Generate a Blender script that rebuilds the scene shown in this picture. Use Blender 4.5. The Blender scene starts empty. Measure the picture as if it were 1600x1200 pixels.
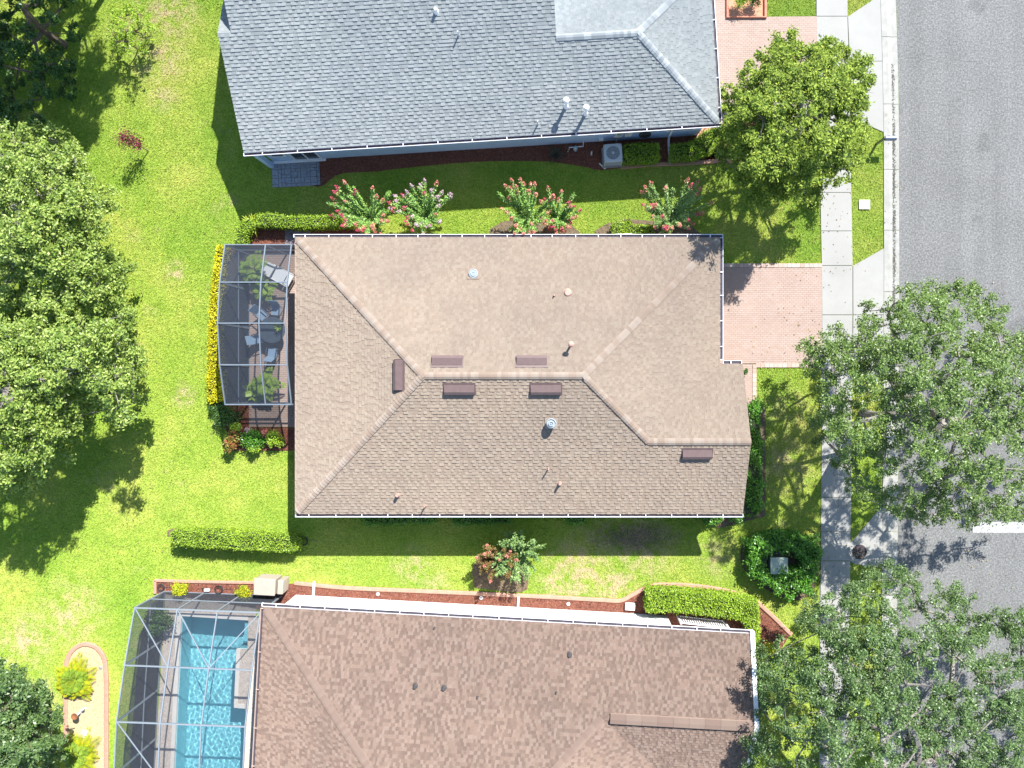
import bpy, math, random
import numpy as np
from mathutils import Vector, Matrix

# ------------------------------------------------------------------ camera, sky, sun, exposure
scene = bpy.context.scene
PXM = 31.0            # photo pixels per metre on the ground
HC = 36.0             # height of the drone
NX, NY = 876.0, 588.0 # where straight down meets the photo
cam_d = bpy.data.cameras.new('camera'); cam = bpy.data.objects.new('camera', cam_d)
scene.collection.objects.link(cam); scene.camera = cam
cam.location = (0, 0, HC); cam.rotation_euler = (0, 0, 0)
cam_d.sensor_width = 36.0; cam_d.lens = 36.0 * PXM * HC / 1600.0
cam_d.shift_x = (800 - NX) / 1600.0; cam_d.shift_y = (NY - 600) / 1600.0
cam_d.clip_start = 0.5; cam_d.clip_end = 2000

SUN_DIR = Vector((0.49, 0.86, 0.98)).normalized()
elev = math.asin(SUN_DIR.z); azim = math.atan2(SUN_DIR.x, SUN_DIR.y)
world = bpy.data.worlds.new('World'); scene.world = world; world.use_nodes = True
wn = world.node_tree; wn.nodes.clear()
wo = wn.nodes.new('ShaderNodeOutputWorld'); wb = wn.nodes.new('ShaderNodeBackground'); ws = wn.nodes.new('ShaderNodeTexSky')
ws.sky_type = 'NISHITA'; ws.sun_disc = False; ws.sun_elevation = elev; ws.sun_rotation = azim
ws.air_density = 1.1; ws.dust_density = 0.4; ws.ozone_density = 1.5
wb.inputs[1].default_value = 0.115
wn.links.new(ws.outputs[0], wb.inputs[0]); wn.links.new(wb.outputs[0], wo.inputs[0])
sun_d = bpy.data.lights.new('sun', 'SUN'); sun = bpy.data.objects.new('sun', sun_d); scene.collection.objects.link(sun)
sun_d.energy = 5.0; sun_d.angle = math.radians(0.53); sun_d.color = (1.0, 0.975, 0.93)
sun.rotation_euler = SUN_DIR.to_track_quat('Z', 'Y').to_euler()
sun.location = (20, 35, 60)
vs = scene.view_settings
scene.display_settings.display_device = 'sRGB'
vs.view_transform = 'Standard'; vs.look = 'None'; vs.exposure = 1.28; vs.gamma = 1.0; vs.use_curve_mapping = False

COL = scene.collection
rng = np.random.default_rng(11)
random.seed(5)

# ------------------------------------------------------------------ placing helpers
def W(px, py, z=0.0):
    k = 1 - z / HC
    return Vector(((px - NX) / PXM * k, (NY - py) / PXM * k, z))
def WA(P, z=0.0):
    """array of photo points -> world points at height z (scalar or array)"""
    P = np.asarray(P, float); z = np.asarray(z, float) + np.zeros(len(P)); k = 1 - z / HC
    return np.stack([(P[:, 0] - NX) / PXM * k, (NY - P[:, 1]) / PXM * k, z], 1)

def wm(o):
    m = o.matrix_basis.copy()
    return (wm(o.parent) @ m) if o.parent else m

def thing(name, label, cat, loc, rz=0.0, group=None):
    o = bpy.data.objects.new(name, None); COL.objects.link(o)
    o.location = loc; o.rotation_euler = (0, 0, rz); o.empty_display_size = 0.2
    o['label'] = label; o['category'] = cat
    if group: o['group'] = group
    return o
def tag(o, label=None, cat=None, group=None, kind=None):
    if label: o['label'] = label
    if cat: o['category'] = cat
    if group: o['group'] = group
    if kind: o['kind'] = kind
    return o
def copy_tree(o, parent=None):
    c = o.copy(); COL.objects.link(c); c.parent = parent
    for ch in list(o.children): copy_tree(ch, c)
    return c

class MB:
    def __init__(s): s.v = []; s.f = []
    def add(s, vs, fs):
        n = len(s.v); s.v += [tuple(p) for p in vs]; s.f += [tuple(i + n for i in f) for f in fs]; return s
    def box(s, c, d, M=None, taper=1.0):
        x, y, z = d[0] / 2, d[1] / 2, d[2] / 2
        P = [Vector((sx * x * (taper if sz > 0 else 1), sy * y * (taper if sz > 0 else 1), sz * z)) for sz in (-1, 1) for sx, sy in ((-1, -1), (1, -1), (1, 1), (-1, 1))]
        if M is not None: P = [M @ p for p in P]
        P = [p + Vector(c) for p in P]
        return s.add(P, [(3, 2, 1, 0), (4, 5, 6, 7), (0, 1, 5, 4), (1, 2, 6, 5), (2, 3, 7, 6), (3, 0, 4, 7)])
    def bar(s, a, b, w, h=None, up=(0, 0, 1)):
        a, b = Vector(a), Vector(b); h = h or w
        d = (b - a); L = d.length
        if L < 1e-6: return s
        d.normalize(); upv = Vector(up)
        if abs(d.dot(upv)) > .98: upv = Vector((0, 1, 0))
        x = d.cross(upv).normalized(); y = x.cross(d).normalized()
        M = Matrix((x, d, y)).transposed()
        return s.box((a + b) / 2, (w, L, h), M)
    def tube(s, pts, rad, n=8, cap=True):
        pts = [Vector(p) for p in pts]; base = len(s.v); m = len(pts)
        if not hasattr(rad, '__len__'): rad = [rad] * m
        for i, p in enumerate(pts):
            d = (pts[min(i + 1, m - 1)] - pts[max(i - 1, 0)]).normalized()
            u = Vector((0, 0, 1)) if abs(d.z) < .9 else Vector((1, 0, 0))
            x = d.cross(u).normalized(); y = x.cross(d)
            for k in range(n):
                a = 2 * math.pi * k / n
                s.v.append(tuple(p + (x * math.cos(a) + y * math.sin(a)) * rad[i]))
        for i in range(m - 1):
            for k in range(n):
                k2 = (k + 1) % n
                s.f.append((base + i * n + k, base + i * n + k2, base + (i + 1) * n + k2, base + (i + 1) * n + k))
        if cap:
            s.f.append(tuple(base + k for k in range(n))[::-1]); s.f.append(tuple(base + (m - 1) * n + k for k in range(n)))
        return s
    def lathe(s, c, prof, n=20):
        base = len(s.v); c = Vector(c)
        for r, z in prof:
            for k in range(n):
                a = 2 * math.pi * k / n
                s.v.append((c.x + r * math.cos(a), c.y + r * math.sin(a), c.z + z))
        for i in range(len(prof) - 1):
            for k in range(n):
                k2 = (k + 1) % n
                s.f.append((base + i * n + k, base + i * n + k2, base + (i + 1) * n + k2, base + (i + 1) * n + k))
        s.f.append(tuple(base + (len(prof) - 1) * n + k for k in range(n)))
        return s
    def prism(s, poly, z0, z1):
        n = len(poly); z0 = [z0] * n if not hasattr(z0, '__len__') else z0; z1 = [z1] * n if not hasattr(z1, '__len__') else z1
        A = sum(poly[i][0] * poly[(i + 1) % n][1] - poly[(i + 1) % n][0] * poly[i][1] for i in range(n))
        if A < 0: poly = poly[::-1]; z0 = z0[::-1]; z1 = z1[::-1]
        P = [(p[0], p[1], z) for p, z in zip(poly, z0)] + [(p[0], p[1], z) for p, z in zip(poly, z1)]
        return s.add(P, [tuple(range(n))[::-1], tuple(range(n, 2 * n))] + [(i, (i + 1) % n, n + (i + 1) % n, n + i) for i in range(n)])
    def torus(s, c, R, r, n=24, m=6):
        base = len(s.v); c = Vector(c)
        for i in range(n):
            a = 2 * math.pi * i / n
            for j in range(m):
                b = 2 * math.pi * j / m; q = R + r * math.cos(b)
                s.v.append((c.x + q * math.cos(a), c.y + q * math.sin(a), c.z + r * math.sin(b)))
        for i in range(n):
            for j in range(m):
                i2, j2 = (i + 1) % n, (j + 1) % m
                s.f.append((base + i * m + j, base + i2 * m + j, base + i2 * m + j2, base + i * m + j2))
        return s
    def build(s, name, mat, parent=None, local=False, smooth=False, bevel=0):
        me = bpy.data.meshes.new(name)
        v = s.v
        if parent is not None and not local:
            inv = wm(parent).inverted(); v = [tuple(inv @ Vector(p)) for p in v]
        me.from_pydata(v, [], s.f); me.update()
        if mat: me.materials.append(mat)
        if smooth: me.polygons.foreach_set('use_smooth', [True] * len(me.polygons))
        o = bpy.data.objects.new(name, me); COL.objects.link(o)
        if parent: o.parent = parent
        if bevel:
            b = o.modifiers.new('bevel', 'BEVEL'); b.width = bevel; b.segments = 2; b.limit_method = 'ANGLE'
        return o

def raw_mesh(name, V, n, mat, parent=None):
    """V: (N, n, 3) separate n-gons in world space"""
    V = np.asarray(V, np.float32); N = len(V)
    if parent is not None:
        M = np.array(wm(parent).inverted()); V = (V.reshape(-1, 3) @ M[:3, :3].T + M[:3, 3]).reshape(N, n, 3)
    me = bpy.data.meshes.new(name)
    me.vertices.add(N * n); me.vertices.foreach_set('co', V.reshape(-1).astype(np.float32))
    me.loops.add(N * n); me.loops.foreach_set('vertex_index', np.arange(N * n, dtype=np.int32))
    me.polygons.add(N); me.polygons.foreach_set('loop_start', np.arange(0, N * n, n, dtype=np.int32))
    me.update(calc_edges=True)
    me.materials.append(mat)
    o = bpy.data.objects.new(name, me); COL.objects.link(o)
    if parent: o.parent = parent
    return o

def inside(P, poly):
    """vectorised point in polygon, P (N,2)"""
    poly = np.asarray(poly, float); x, y = P[:, 0], P[:, 1]; c = np.zeros(len(P), bool); j = len(poly) - 1
    for i in range(len(poly)):
        xi, yi = poly[i]; xj, yj = poly[j]
        m = ((yi > y) != (yj > y))
        with np.errstate(divide='ignore', invalid='ignore'):
            xx = (xj - xi) * (y - yi) / (yj - yi) + xi
        c ^= m & (x < xx); j = i
    return c
def edge_dist(P, poly):
    poly = np.asarray(poly, float); d = np.full(len(P), 1e9)
    for i in range(len(poly)):
        a = poly[i]; b = poly[(i + 1) % len(poly)]; ab = b - a
        t = np.clip(((P - a) @ ab) / (ab @ ab + 1e-9), 0, 1)
        d = np.minimum(d, np.hypot(*(P - a - t[:, None] * ab).T))
    return d

# ------------------------------------------------------------------ materials
def new_mat(name):
    m = bpy.data.materials.new(name); m.use_nodes = True; nt = m.node_tree
    b = nt.nodes['Principled BSDF']; return m, nt, b
def N_(nt, t, **kw):
    n = nt.nodes.new(t)
    for k, v in kw.items(): setattr(n, k, v)
    return n
def ramp(nt, fac, stops, mode='LINEAR'):
    r = N_(nt, 'ShaderNodeValToRGB'); r.color_ramp.interpolation = mode
    while len(r.color_ramp.elements) > 1: r.color_ramp.elements.remove(r.color_ramp.elements[-1])
    for i, (p, c) in enumerate(stops):
        e = r.color_ramp.elements[0] if i == 0 else r.color_ramp.elements.new(p)
        e.position = p; e.color = (*c, 1)
    nt.links.new(fac, r.inputs[0]); return r.outputs[0]
def noise(nt, scale, detail=4, rough=.6, vec=None, dim='3D'):
    n = N_(nt, 'ShaderNodeTexNoise'); n.inputs['Scale'].default_value = scale; n.inputs['Detail'].default_value = detail
    n.inputs['Roughness'].default_value = rough
    if vec is None: vec = N_(nt, 'ShaderNodeNewGeometry').outputs['Position']
    nt.links.new(vec, n.inputs['Vector']); return n.outputs['Fac']
def mixc(nt, fac, a, b, mode='MIX'):
    m = N_(nt, 'ShaderNodeMix', data_type='RGBA', blend_type=mode)
    for s, v in ((0, fac), (6, a), (7, b)):
        if hasattr(v, 'is_output') or isinstance(v, bpy.types.NodeSocket): nt.links.new(v, m.inputs[s])
        elif s == 0: m.inputs[0].default_value = v
        else: m.inputs[s].default_value = (*v, 1)
    return m.outputs[2]
def bump(nt, b, h, strength=.5, dist=.02):
    n = N_(nt, 'ShaderNodeBump'); n.inputs['Strength'].default_value = strength; n.inputs['Distance'].default_value = dist
    nt.links.new(h, n.inputs['Height']); nt.links.new(n.outputs[0], b.inputs['Normal'])

def simple(name, col, rough=.7, var=.12, scale=6, bmp=0, bscale=60, metal=0, fine=0, dirt=None, spec=.5):
    m, nt, b = new_mat(name)
    f = noise(nt, scale, 5)
    lo = tuple(c * (1 - var) for c in col); hi = tuple(min(1, c * (1 + var)) for c in col)
    c = ramp(nt, f, [(.3, lo), (.7, hi)])
    if fine:
        g = noise(nt, fine, 3, .8); c = mixc(nt, .55, c, ramp(nt, g, [(.35, tuple(x * .55 for x in col)), (.5, col), (.65, tuple(min(1, x * 1.6) for x in col))]))
    if dirt:
        g = noise(nt, .6, 6, .65); gf = ramp(nt, g, [(.5, (0, 0, 0)), (.75, (1, 1, 1))]); c = mixc(nt, gf, c, dirt)
    nt.links.new(c, b.inputs['Base Color']); b.inputs['Roughness'].default_value = rough; b.inputs['Metallic'].default_value = metal
    b.inputs['Specular IOR Level'].default_value = spec
    if bmp: bump(nt, b, noise(nt, bscale, 4, .7), bmp, .01)
    return m
def islands(name, cols, rough=.8, mode='CONSTANT', blotch=.15, bscale=1.5, bmp=0, spec=.3, fine=0, weights=None, obj=False):
    m, nt, b = new_mat(name)
    g = N_(nt, 'ShaderNodeNewGeometry'); n = len(cols)
    if obj: g = N_(nt, 'ShaderNodeObjectInfo')
    w = weights or [1] * n; t = sum(w); pos = [sum(w[:i]) / t for i in range(n)]
    c = ramp(nt, g.outputs['Random' if obj else 'Random Per Island'], list(zip(pos, cols)), mode)
    f = noise(nt, bscale, 4); c = mixc(nt, 1, c, ramp(nt, f, [(.3, (1 - blotch,) * 3), (.7, (1 + blotch * 0,) * 3)]), 'MULTIPLY')
    if fine:
        c = mixc(nt, 1, c, ramp(nt, noise(nt, .28, 5, .6), [(.35, (.93, .93, .935)), (.65, (1.03, 1.02, 1.0))]), 'MULTIPLY')
        c = mixc(nt, 1, c, ramp(nt, noise(nt, fine, 2, .8), [(.35, (.72,) * 3), (.6, (1,) * 3)]), 'MULTIPLY')
    nt.links.new(c, b.inputs['Base Color']); b.inputs['Roughness'].default_value = rough; b.inputs['Specular IOR Level'].default_value = spec
    if rough >= .85: b.inputs['Diffuse Roughness'].default_value = 1.0
    if bmp: bump(nt, b, noise(nt, 70, 3, .7), bmp, .01)
    return m
def leafmat(name, cols, rough=.45, trans=.35, spec=.4):
    trans *= .55; spec *= .6
    m, nt, b = new_mat(name); out = nt.nodes['Material Output']
    g = N_(nt, 'ShaderNodeNewGeometry'); n = len(cols)
    r1 = ramp(nt, g.outputs['Random Per Island'], [(i / max(1, n - 1), c) for i, c in enumerate(cols)])
    f = noise(nt, .9, 3); c = mixc(nt, 1, r1, ramp(nt, f, [(.3, (.72, .75, .7)), (.7, (1.0, 1.0, 1.0))]), 'MULTIPLY')
    nt.links.new(c, b.inputs['Base Color']); b.inputs['Roughness'].default_value = rough; b.inputs['Specular IOR Level'].default_value = spec
    t = N_(nt, 'ShaderNodeBsdfTranslucent'); mm = N_(nt, 'ShaderNodeMixShader'); mm.inputs[0].default_value = trans
    tc = mixc(nt, 1, c, (1.25, 1.35, .55), 'MULTIPLY'); nt.links.new(tc, t.inputs[0])
    nt.links.new(b.outputs[0], mm.inputs[1]); nt.links.new(t.outputs[0], mm.inputs[2]); nt.links.new(mm.outputs[0], out.inputs[0])
    return m

DRYSPOTS = [(905, 895, 1.5, 1), (960, 915, 1.1, .9), (870, 915, .9, .9), (645, 885, .9, .6), (1000, 850, 1.6, .75), (940, 850, 1.3, .5), (258, 20, 1.5, .7), (250, 90, 1.2, .7), (110, 960, 1.5, .6), (40, 1000, 1.3, .7), (60, 1090, 1.0, .7),
            (273, 425, .5, .8), (287, 620, .5, .9), (255, 150, .7, .6), (200, 50, .9, .6), (1225, 720, 1.3, .5), (1230, 640, 1.0, .4), (230, 1010, .9, .5), (680, 915, .7, .6), (1120, 870, .9, .5)]
def lawn_colour(nt):
    pos = N_(nt, 'ShaderNodeNewGeometry').outputs['Position']
    f1 = noise(nt, .22, 5, .6, pos); f2 = noise(nt, 1.6, 6, .7, pos); f3 = noise(nt, .5, 6, .72, pos); f4 = noise(nt, 7.0, 3, .8, pos)
    g = ramp(nt, f1, [(.33, (.215, .345, .042)), (.5, (.295, .395, .062)), (.66, (.39, .43, .095))])
    g = mixc(nt, 1, g, ramp(nt, f2, [(.3, (.80, .87, .72)), (.5, (1, 1, 1)), (.7, (1.12, 1.05, 1.15))]), 'MULTIPLY')
    g = mixc(nt, 1, g, ramp(nt, f4, [(.3, (.78, .82, .75)), (.7, (1.18, 1.14, 1.2))]), 'MULTIPLY')
    dry = ramp(nt, f3, [(.60, (0, 0, 0)), (.78, (.7,) * 3)])
    tot = dry
    for px, py, rad, st in DRYSPOTS:
        v = N_(nt, 'ShaderNodeVectorMath', operation='DISTANCE'); nt.links.new(pos, v.inputs[0]); v.inputs[1].default_value = tuple(W(px, py))
        q = N_(nt, 'ShaderNodeMapRange'); q.inputs[1].default_value = 0; q.inputs[2].default_value = rad * 1.5; q.inputs[3].default_value = st; q.inputs[4].default_value = 0
        nt.links.new(v.outputs['Value'], q.inputs[0]); mu = N_(nt, 'ShaderNodeMath', operation='MULTIPLY'); nt.links.new(q.outputs[0], mu.inputs[0])
        nz = ramp(nt, f2, [(.42, (0, 0, 0)), (.58, (1.6,) * 3)]); nt.links.new(nz, mu.inputs[1])
        mx = N_(nt, 'ShaderNodeMath', operation='MAXIMUM'); mx.use_clamp = True; nt.links.new(tot, mx.inputs[0]); nt.links.new(mu.outputs[0], mx.inputs[1]); tot = mx.outputs[0]
    return mixc(nt, tot, g, (.47, .385, .235))
M = {}
def mk_lawn(name, blade):
    m, nt, b = new_mat(name)
    c = lawn_colour(nt)
    if blade:
        g = N_(nt, 'ShaderNodeNewGeometry')
        c = mixc(nt, 1, c, ramp(nt, g.outputs['Random Per Island'], [(0, (.75, .85, .7)), (.5, (1.1, 1.1, 1.0)), (.85, (1.35, 1.3, 1.2)), (1, (1.9, 1.5, 1.6))]), 'MULTIPLY')
        out = nt.nodes['Material Output']; t = N_(nt, 'ShaderNodeBsdfTranslucent'); mm = N_(nt, 'ShaderNodeMixShader'); mm.inputs[0].default_value = .3
        nt.links.new(c, t.inputs[0]); nt.links.new(b.outputs[0], mm.inputs[1]); nt.links.new(t.outputs[0], mm.inputs[2]); nt.links.new(mm.outputs[0], out.inputs[0])
    else:
        fn = noise(nt, 14, 4, .75); c = mixc(nt, 1, c, ramp(nt, fn, [(.3, (.55, .6, .5)), (.65, (1.1, 1.1, 1.0))]), 'MULTIPLY')
        bump(nt, b, noise(nt, 12, 5, .8), 1.0, .08)
    nt.links.new(c, b.inputs['Base Color']); b.inputs['Roughness'].default_value = .75; b.inputs['Diffuse Roughness'].default_value = 1; b.inputs['Specular IOR Level'].default_value = .15
    return m
M['lawn'] = mk_lawn('lawn_soil_and_turf', False)
M['blade'] = mk_lawn('grass_blades', True)

def mk_asphalt():
    m, nt, b = new_mat('asphalt')
    f = noise(nt, 11, 3, .9); f0 = noise(nt, .35, 5)
    c = ramp(nt, f, [(.36, (.098, .097, .094)), (.5, (.148, .147, .142)), (.66, (.24, .239, .232))])
    c = mixc(nt, 1, c, ramp(nt, f0, [(.3, (.90,) * 3), (.7, (1.07, 1.07, 1.07))]), 'MULTIPLY')
    pos = N_(nt, 'ShaderNodeNewGeometry').outputs['Position']; mp = N_(nt, 'ShaderNodeMapping'); mp.inputs['Scale'].default_value = (1.1, .04, 1); nt.links.new(pos, mp.inputs[0])
    c = mixc(nt, 1, c, ramp(nt, noise(nt, 1.0, 3, .5, mp.outputs[0]), [(.35, (.93,) * 3), (.65, (1.05,) * 3)]), 'MULTIPLY')   # wheel paths
    c = mixc(nt, 1, c, ramp(nt, noise(nt, .55, 2, .4), [(.66, (1, 1, 1)), (.73, (.82,) * 3)]), 'MULTIPLY')               # old oil marks
    nt.links.new(c, b.inputs['Base Color']); b.inputs['Roughness'].default_value = .9; b.inputs['Specular IOR Level'].default_value = .2
    bump(nt, b, noise(nt, 30, 3, .8), .8, .012); return m
M['asphalt'] = mk_asphalt()
M['concrete'] = simple('sidewalk_concrete', (.285, .279, .26), .9, .06, 1.2, .2, 80, dirt=(.24, .235, .22))
M['kerb'] = simple('kerb_concrete', (.28, .275, .25), .85, .14, 3, .3, 80, dirt=(.22, .22, .19))
M['joint'] = simple('dark_joint', (.29, .21, .17), .95)
M['paver'] = islands('pink_clay_pavers', [(.335, .245, .202), (.34, .254, .212), (.326, .238, .194), (.342, .26, .218), (.332, .246, .204)], blotch=.10, bscale=.9)
M['paver_edge'] = islands('pale_paver_edge', [(.40, .30, .25), (.36, .26, .21), (.43, .34, .29)], blotch=.1)
M['terracotta'] = simple('terracotta_edging', (.44, .17, .105), .8, .15, 5, .3)
M['pinkedge'] = simple('faded_red_edging', (.40, .215, .15), .85, .15, 5, .3)
M['mulch'] = simple('red_mulch', (.16, .055, .033), .95, .35, 9, 1, 25)
M['shade_strip'] = simple('dark_painted_shade', (.05, .042, .035), .95, .35, 9, 1, 25)  # dark tone stands in for the shade beside the cage screens
M['chips'] = islands('red_mulch_chips', [(.20, .06, .035), (.13, .04, .028), (.27, .11, .07), (.085, .035, .027), (.32, .18, .13)], .9, blotch=.1)
M['sand'] = simple('cream_shell_gravel', (.43, .34, .19), .9, .12, 8, .6, 40, fine=12)
M['sandchips'] = islands('cream_shell_pieces', [(.50, .42, .28), (.40, .29, .14), (.58, .52, .40)], .8)
M['dirt'] = simple('bare_brown_soil', (.13, .095, .055), .95, .3, 7, 1, 25)
M['white'] = simple('white_paint', (.72, .73, .74), .45, .03, 4)
M['gutter'] = simple('white_aluminium_gutter', (.72, .72, .76), .4, .04, 4)
M['gutter_in'] = simple('shade_dark_gutter_channel', (.05, .04, .05), .8, .3, 9)  # dark tone paints the shade inside the channel
M['stucco_w'] = simple('white_stucco', (.70, .71, .71), .85, .04, 2, .5, 60)
M['stucco_b'] = simple('pale_blue_stucco', (.42, .56, .76), .85, .05, 2, .5, 60)
M['stucco_t'] = simple('tan_stucco', (.42, .33, .25), .85, .05, 2, .5, 60)
M['fascia_w'] = simple('white_fascia', (.68, .68, .72), .5, .04, 2)
M['fascia_t'] = simple('tan_fascia', (.45, .33, .27), .6, .06, 2)
M['glass'] = simple('dark_window_glass', (.02, .025, .035), .08, .1, 2, spec=.6)
SH = {
 'tan': islands('tan_shingles', [(0.339, 0.271, 0.211), (0.357, 0.290, 0.228), (0.320, 0.255, 0.199), (0.349, 0.285, 0.221)], .9, blotch=.07, bscale=.8, fine=30),
 'grey': islands('grey_shingles', [(0.367, 0.394, 0.390), (0.384, 0.410, 0.406), (0.347, 0.373, 0.374), (0.380, 0.401, 0.402)], .9, blotch=.08, bscale=.8, fine=30),
 'brown': islands('brown_blend_shingles', [(0.238, 0.171, 0.135), (0.251, 0.184, 0.147), (0.220, 0.158, 0.123), (0.193, 0.137, 0.108), (0.258, 0.191, 0.155)], .9, blotch=.1, bscale=.7, weights=[3, 3, 2, 2, 2], fine=30),
}
SHD = {
 'tan': islands('tan_shingle_underlayer', [(0.315, 0.248, 0.192), (0.332, 0.263, 0.205), (0.303, 0.237, 0.183)], .9, blotch=.07, bscale=.8, fine=30),
 'grey': islands('grey_shingle_underlayer', [(0.323, 0.349, 0.348), (0.334, 0.360, 0.361), (0.307, 0.333, 0.335)], .9, blotch=.08, bscale=.8, fine=30),
 'brown': islands('brown_shingle_underlayer', [(0.179, 0.125, 0.100), (0.197, 0.137, 0.109), (0.236, 0.165, 0.130), (0.170, 0.117, 0.094)], .9, blotch=.1, bscale=.7, fine=30),
}
CAPM = {
 'tan': islands('tan_cap_shingles', [(0.296, 0.230, 0.182), (0.320, 0.259, 0.210), (0.277, 0.211, 0.164), (0.334, 0.277, 0.228)], .9, blotch=.1, obj=True),
 'grey': islands('grey_cap_shingles', [(0.379, 0.403, 0.409), (0.442, 0.465, 0.463), (0.317, 0.341, 0.348)], .9, blotch=.1, obj=True),
 'brown': islands('brown_cap_shingles', [(0.199, 0.142, 0.113), (0.210, 0.152, 0.121), (0.188, 0.131, 0.105)], .9, blotch=.1, obj=True),
}
M['vent'] = simple('brown_roof_vent_metal', (.115, .075, .07), .5, .1, 5)
M['galv'] = simple('galvanised_metal', (.50, .54, .56), .3, .1, 9, metal=.6)
M['pipe'] = simple('weathered_pinkish_pipe', (.40, .24, .19), .7, .15, 9)
M['black'] = simple('black_plastic', (.025, .027, .03), .5, .1, 9)
M['lead'] = simple('dark_stub_pipe', (.06, .055, .055), .6, .1, 9)
M['blackgreen'] = simple('dark_painted_metal', (.045, .055, .075), .4, .1, 5)
M['bark'] = simple('grey_bark', (.19, .17, .15), .9, .3, 6, 1, 20)
M['bark_d'] = simple('brown_bark', (.13, .095, .07), .9, .3, 6, 1, 20)
M['core'] = simple('twig_core', (.022, .032, .012), .95, .3, 6)
M['frame_b'] = simple('bronze_grey_cage_frame', (.15, .18, .21), .4, .06, 5)
M['frame_w'] = simple('grey_cage_frame', (.20, .23, .26), .4, .06, 5)
M['acgrey'] = simple('pale_grey_painted_steel', (.50, .52, .52), .5, .05, 5)
M['acgrille'] = simple('grey_grille_steel', (.22, .24, .25), .5, .05, 5)
M['acblade'] = simple('pale_fan_blade', (.36, .44, .50), .5, .05, 5)
M['transformer'] = simple('pale_green_painted_steel', (.27, .33, .26), .5, .08, 2, dirt=(.30, .33, .27))
M['beige'] = simple('beige_plastic', (.36, .305, .25), .6, .04, 3)
M['deck'] = simple('beige_pool_deck', (.42, .36, .31), .85, .08, 2.5, .4, 60, fine=14)
M['coping'] = simple('pale_pool_coping', (.56, .53, .49), .8, .06, 3, .2)
M['slate'] = islands('grey_patio_stone', [(.68, .71, .73), (.58, .62, .66), (.74, .75, .76), (.34, .38, .43), (.64, .67, .69), (.70, .71, .72)], .8, blotch=.25, bscale=5, fine=25)
M['lounger'] = simple('white_vinyl_strap', (.62, .64, .66), .6, .04, 5)
M['sling'] = simple('blue_grey_sling_fabric', (.17, .25, .35), .7, .08, 9)
M['tableglass'] = simple('smoked_table_glass', (.05, .065, .08), .15, .1, 4, spec=.6)
M['terr_pot'] = simple('rust_brown_bowl', (.22, .08, .03), .7, .1, 9)
M['rockwhite'] = simple('white_stone', (.6, .6, .58), .8, .1, 9, .5)
M['roadpaint'] = simple('worn_white_road_paint', (.31, .31, .30), .8, .12, 5, fine=12)
M['greypaver'] = islands('grey_purple_paver', [(.24, .215, .235), (.28, .25, .27), (.21, .19, .21)], .85)

def mk_screen(name, T0, col):
    """woven screen: the more slanting the ray, the less gets through"""
    m, nt, b = new_mat(name); out = nt.nodes['Material Output']
    nt.nodes.remove(b); d = N_(nt, 'ShaderNodeBsdfDiffuse'); d.inputs[0].default_value = (*col, 1)
    t = N_(nt, 'ShaderNodeBsdfTransparent'); mm = N_(nt, 'ShaderNodeMixShader')
    g = N_(nt, 'ShaderNodeNewGeometry'); dp = N_(nt, 'ShaderNodeVectorMath', operation='DOT_PRODUCT'); nt.links.new(g.outputs['Normal'], dp.inputs[0]); nt.links.new(g.outputs['Incoming'], dp.inputs[1])
    def mth(op, a, b_=None):
        n = N_(nt, 'ShaderNodeMath', operation=op)
        for k, v in enumerate((a, b_)):
            if v is None: continue
            if isinstance(v, (int, float)): n.inputs[k].default_value = v
            else: nt.links.new(v, n.inputs[k])
        return n.outputs[0]
    c = mth('MAXIMUM', mth('ABSOLUTE', dp.outputs['Value']), .12); fac = mth('SUBTRACT', 1.0, mth('POWER', T0, mth('DIVIDE', 1.0, c)))
    nt.links.new(fac, mm.inputs[0]); nt.links.new(t.outputs[0], mm.inputs[1]); nt.links.new(d.outputs[0], mm.inputs[2]); nt.links.new(mm.outputs[0], out.inputs[0])
    return m
M['screen'] = mk_screen('dark_insect_screen', .66, (.050, .060, .078))
M['screen2'] = mk_screen('grey_insect_screen', .70, (.050, .056, .068))

def mk_water():
    m, nt, b = new_mat('pool_water'); out = nt.nodes['Material Output']; nt.nodes.remove(b)
    fr = N_(nt, 'ShaderNodeFresnel'); fr.inputs[0].default_value = 1.33
    gl = N_(nt, 'ShaderNodeBsdfGlossy'); gl.inputs['Roughness'].default_value = .03
    rf = N_(nt, 'ShaderNodeBsdfRefraction'); rf.inputs['IOR'].default_value = 1.33; rf.inputs['Roughness'].default_value = 0
    rf.inputs['Color'].default_value = (.70, .94, .98, 1); gl.inputs['Color'].default_value = (1, 1, 1, 1)
    mm = N_(nt, 'ShaderNodeMixShader'); nt.links.new(fr.outputs[0], mm.inputs[0])
    nt.links.new(rf.outputs[0], mm.inputs[1]); nt.links.new(gl.outputs[0], mm.inputs[2])
    nt.links.new(mm.outputs[0], out.inputs[0]); return m
M['water'] = mk_water()
M['plaster'] = simple('blue_pool_plaster', (.50, .76, .80), .7, .05, 1.5)

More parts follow.
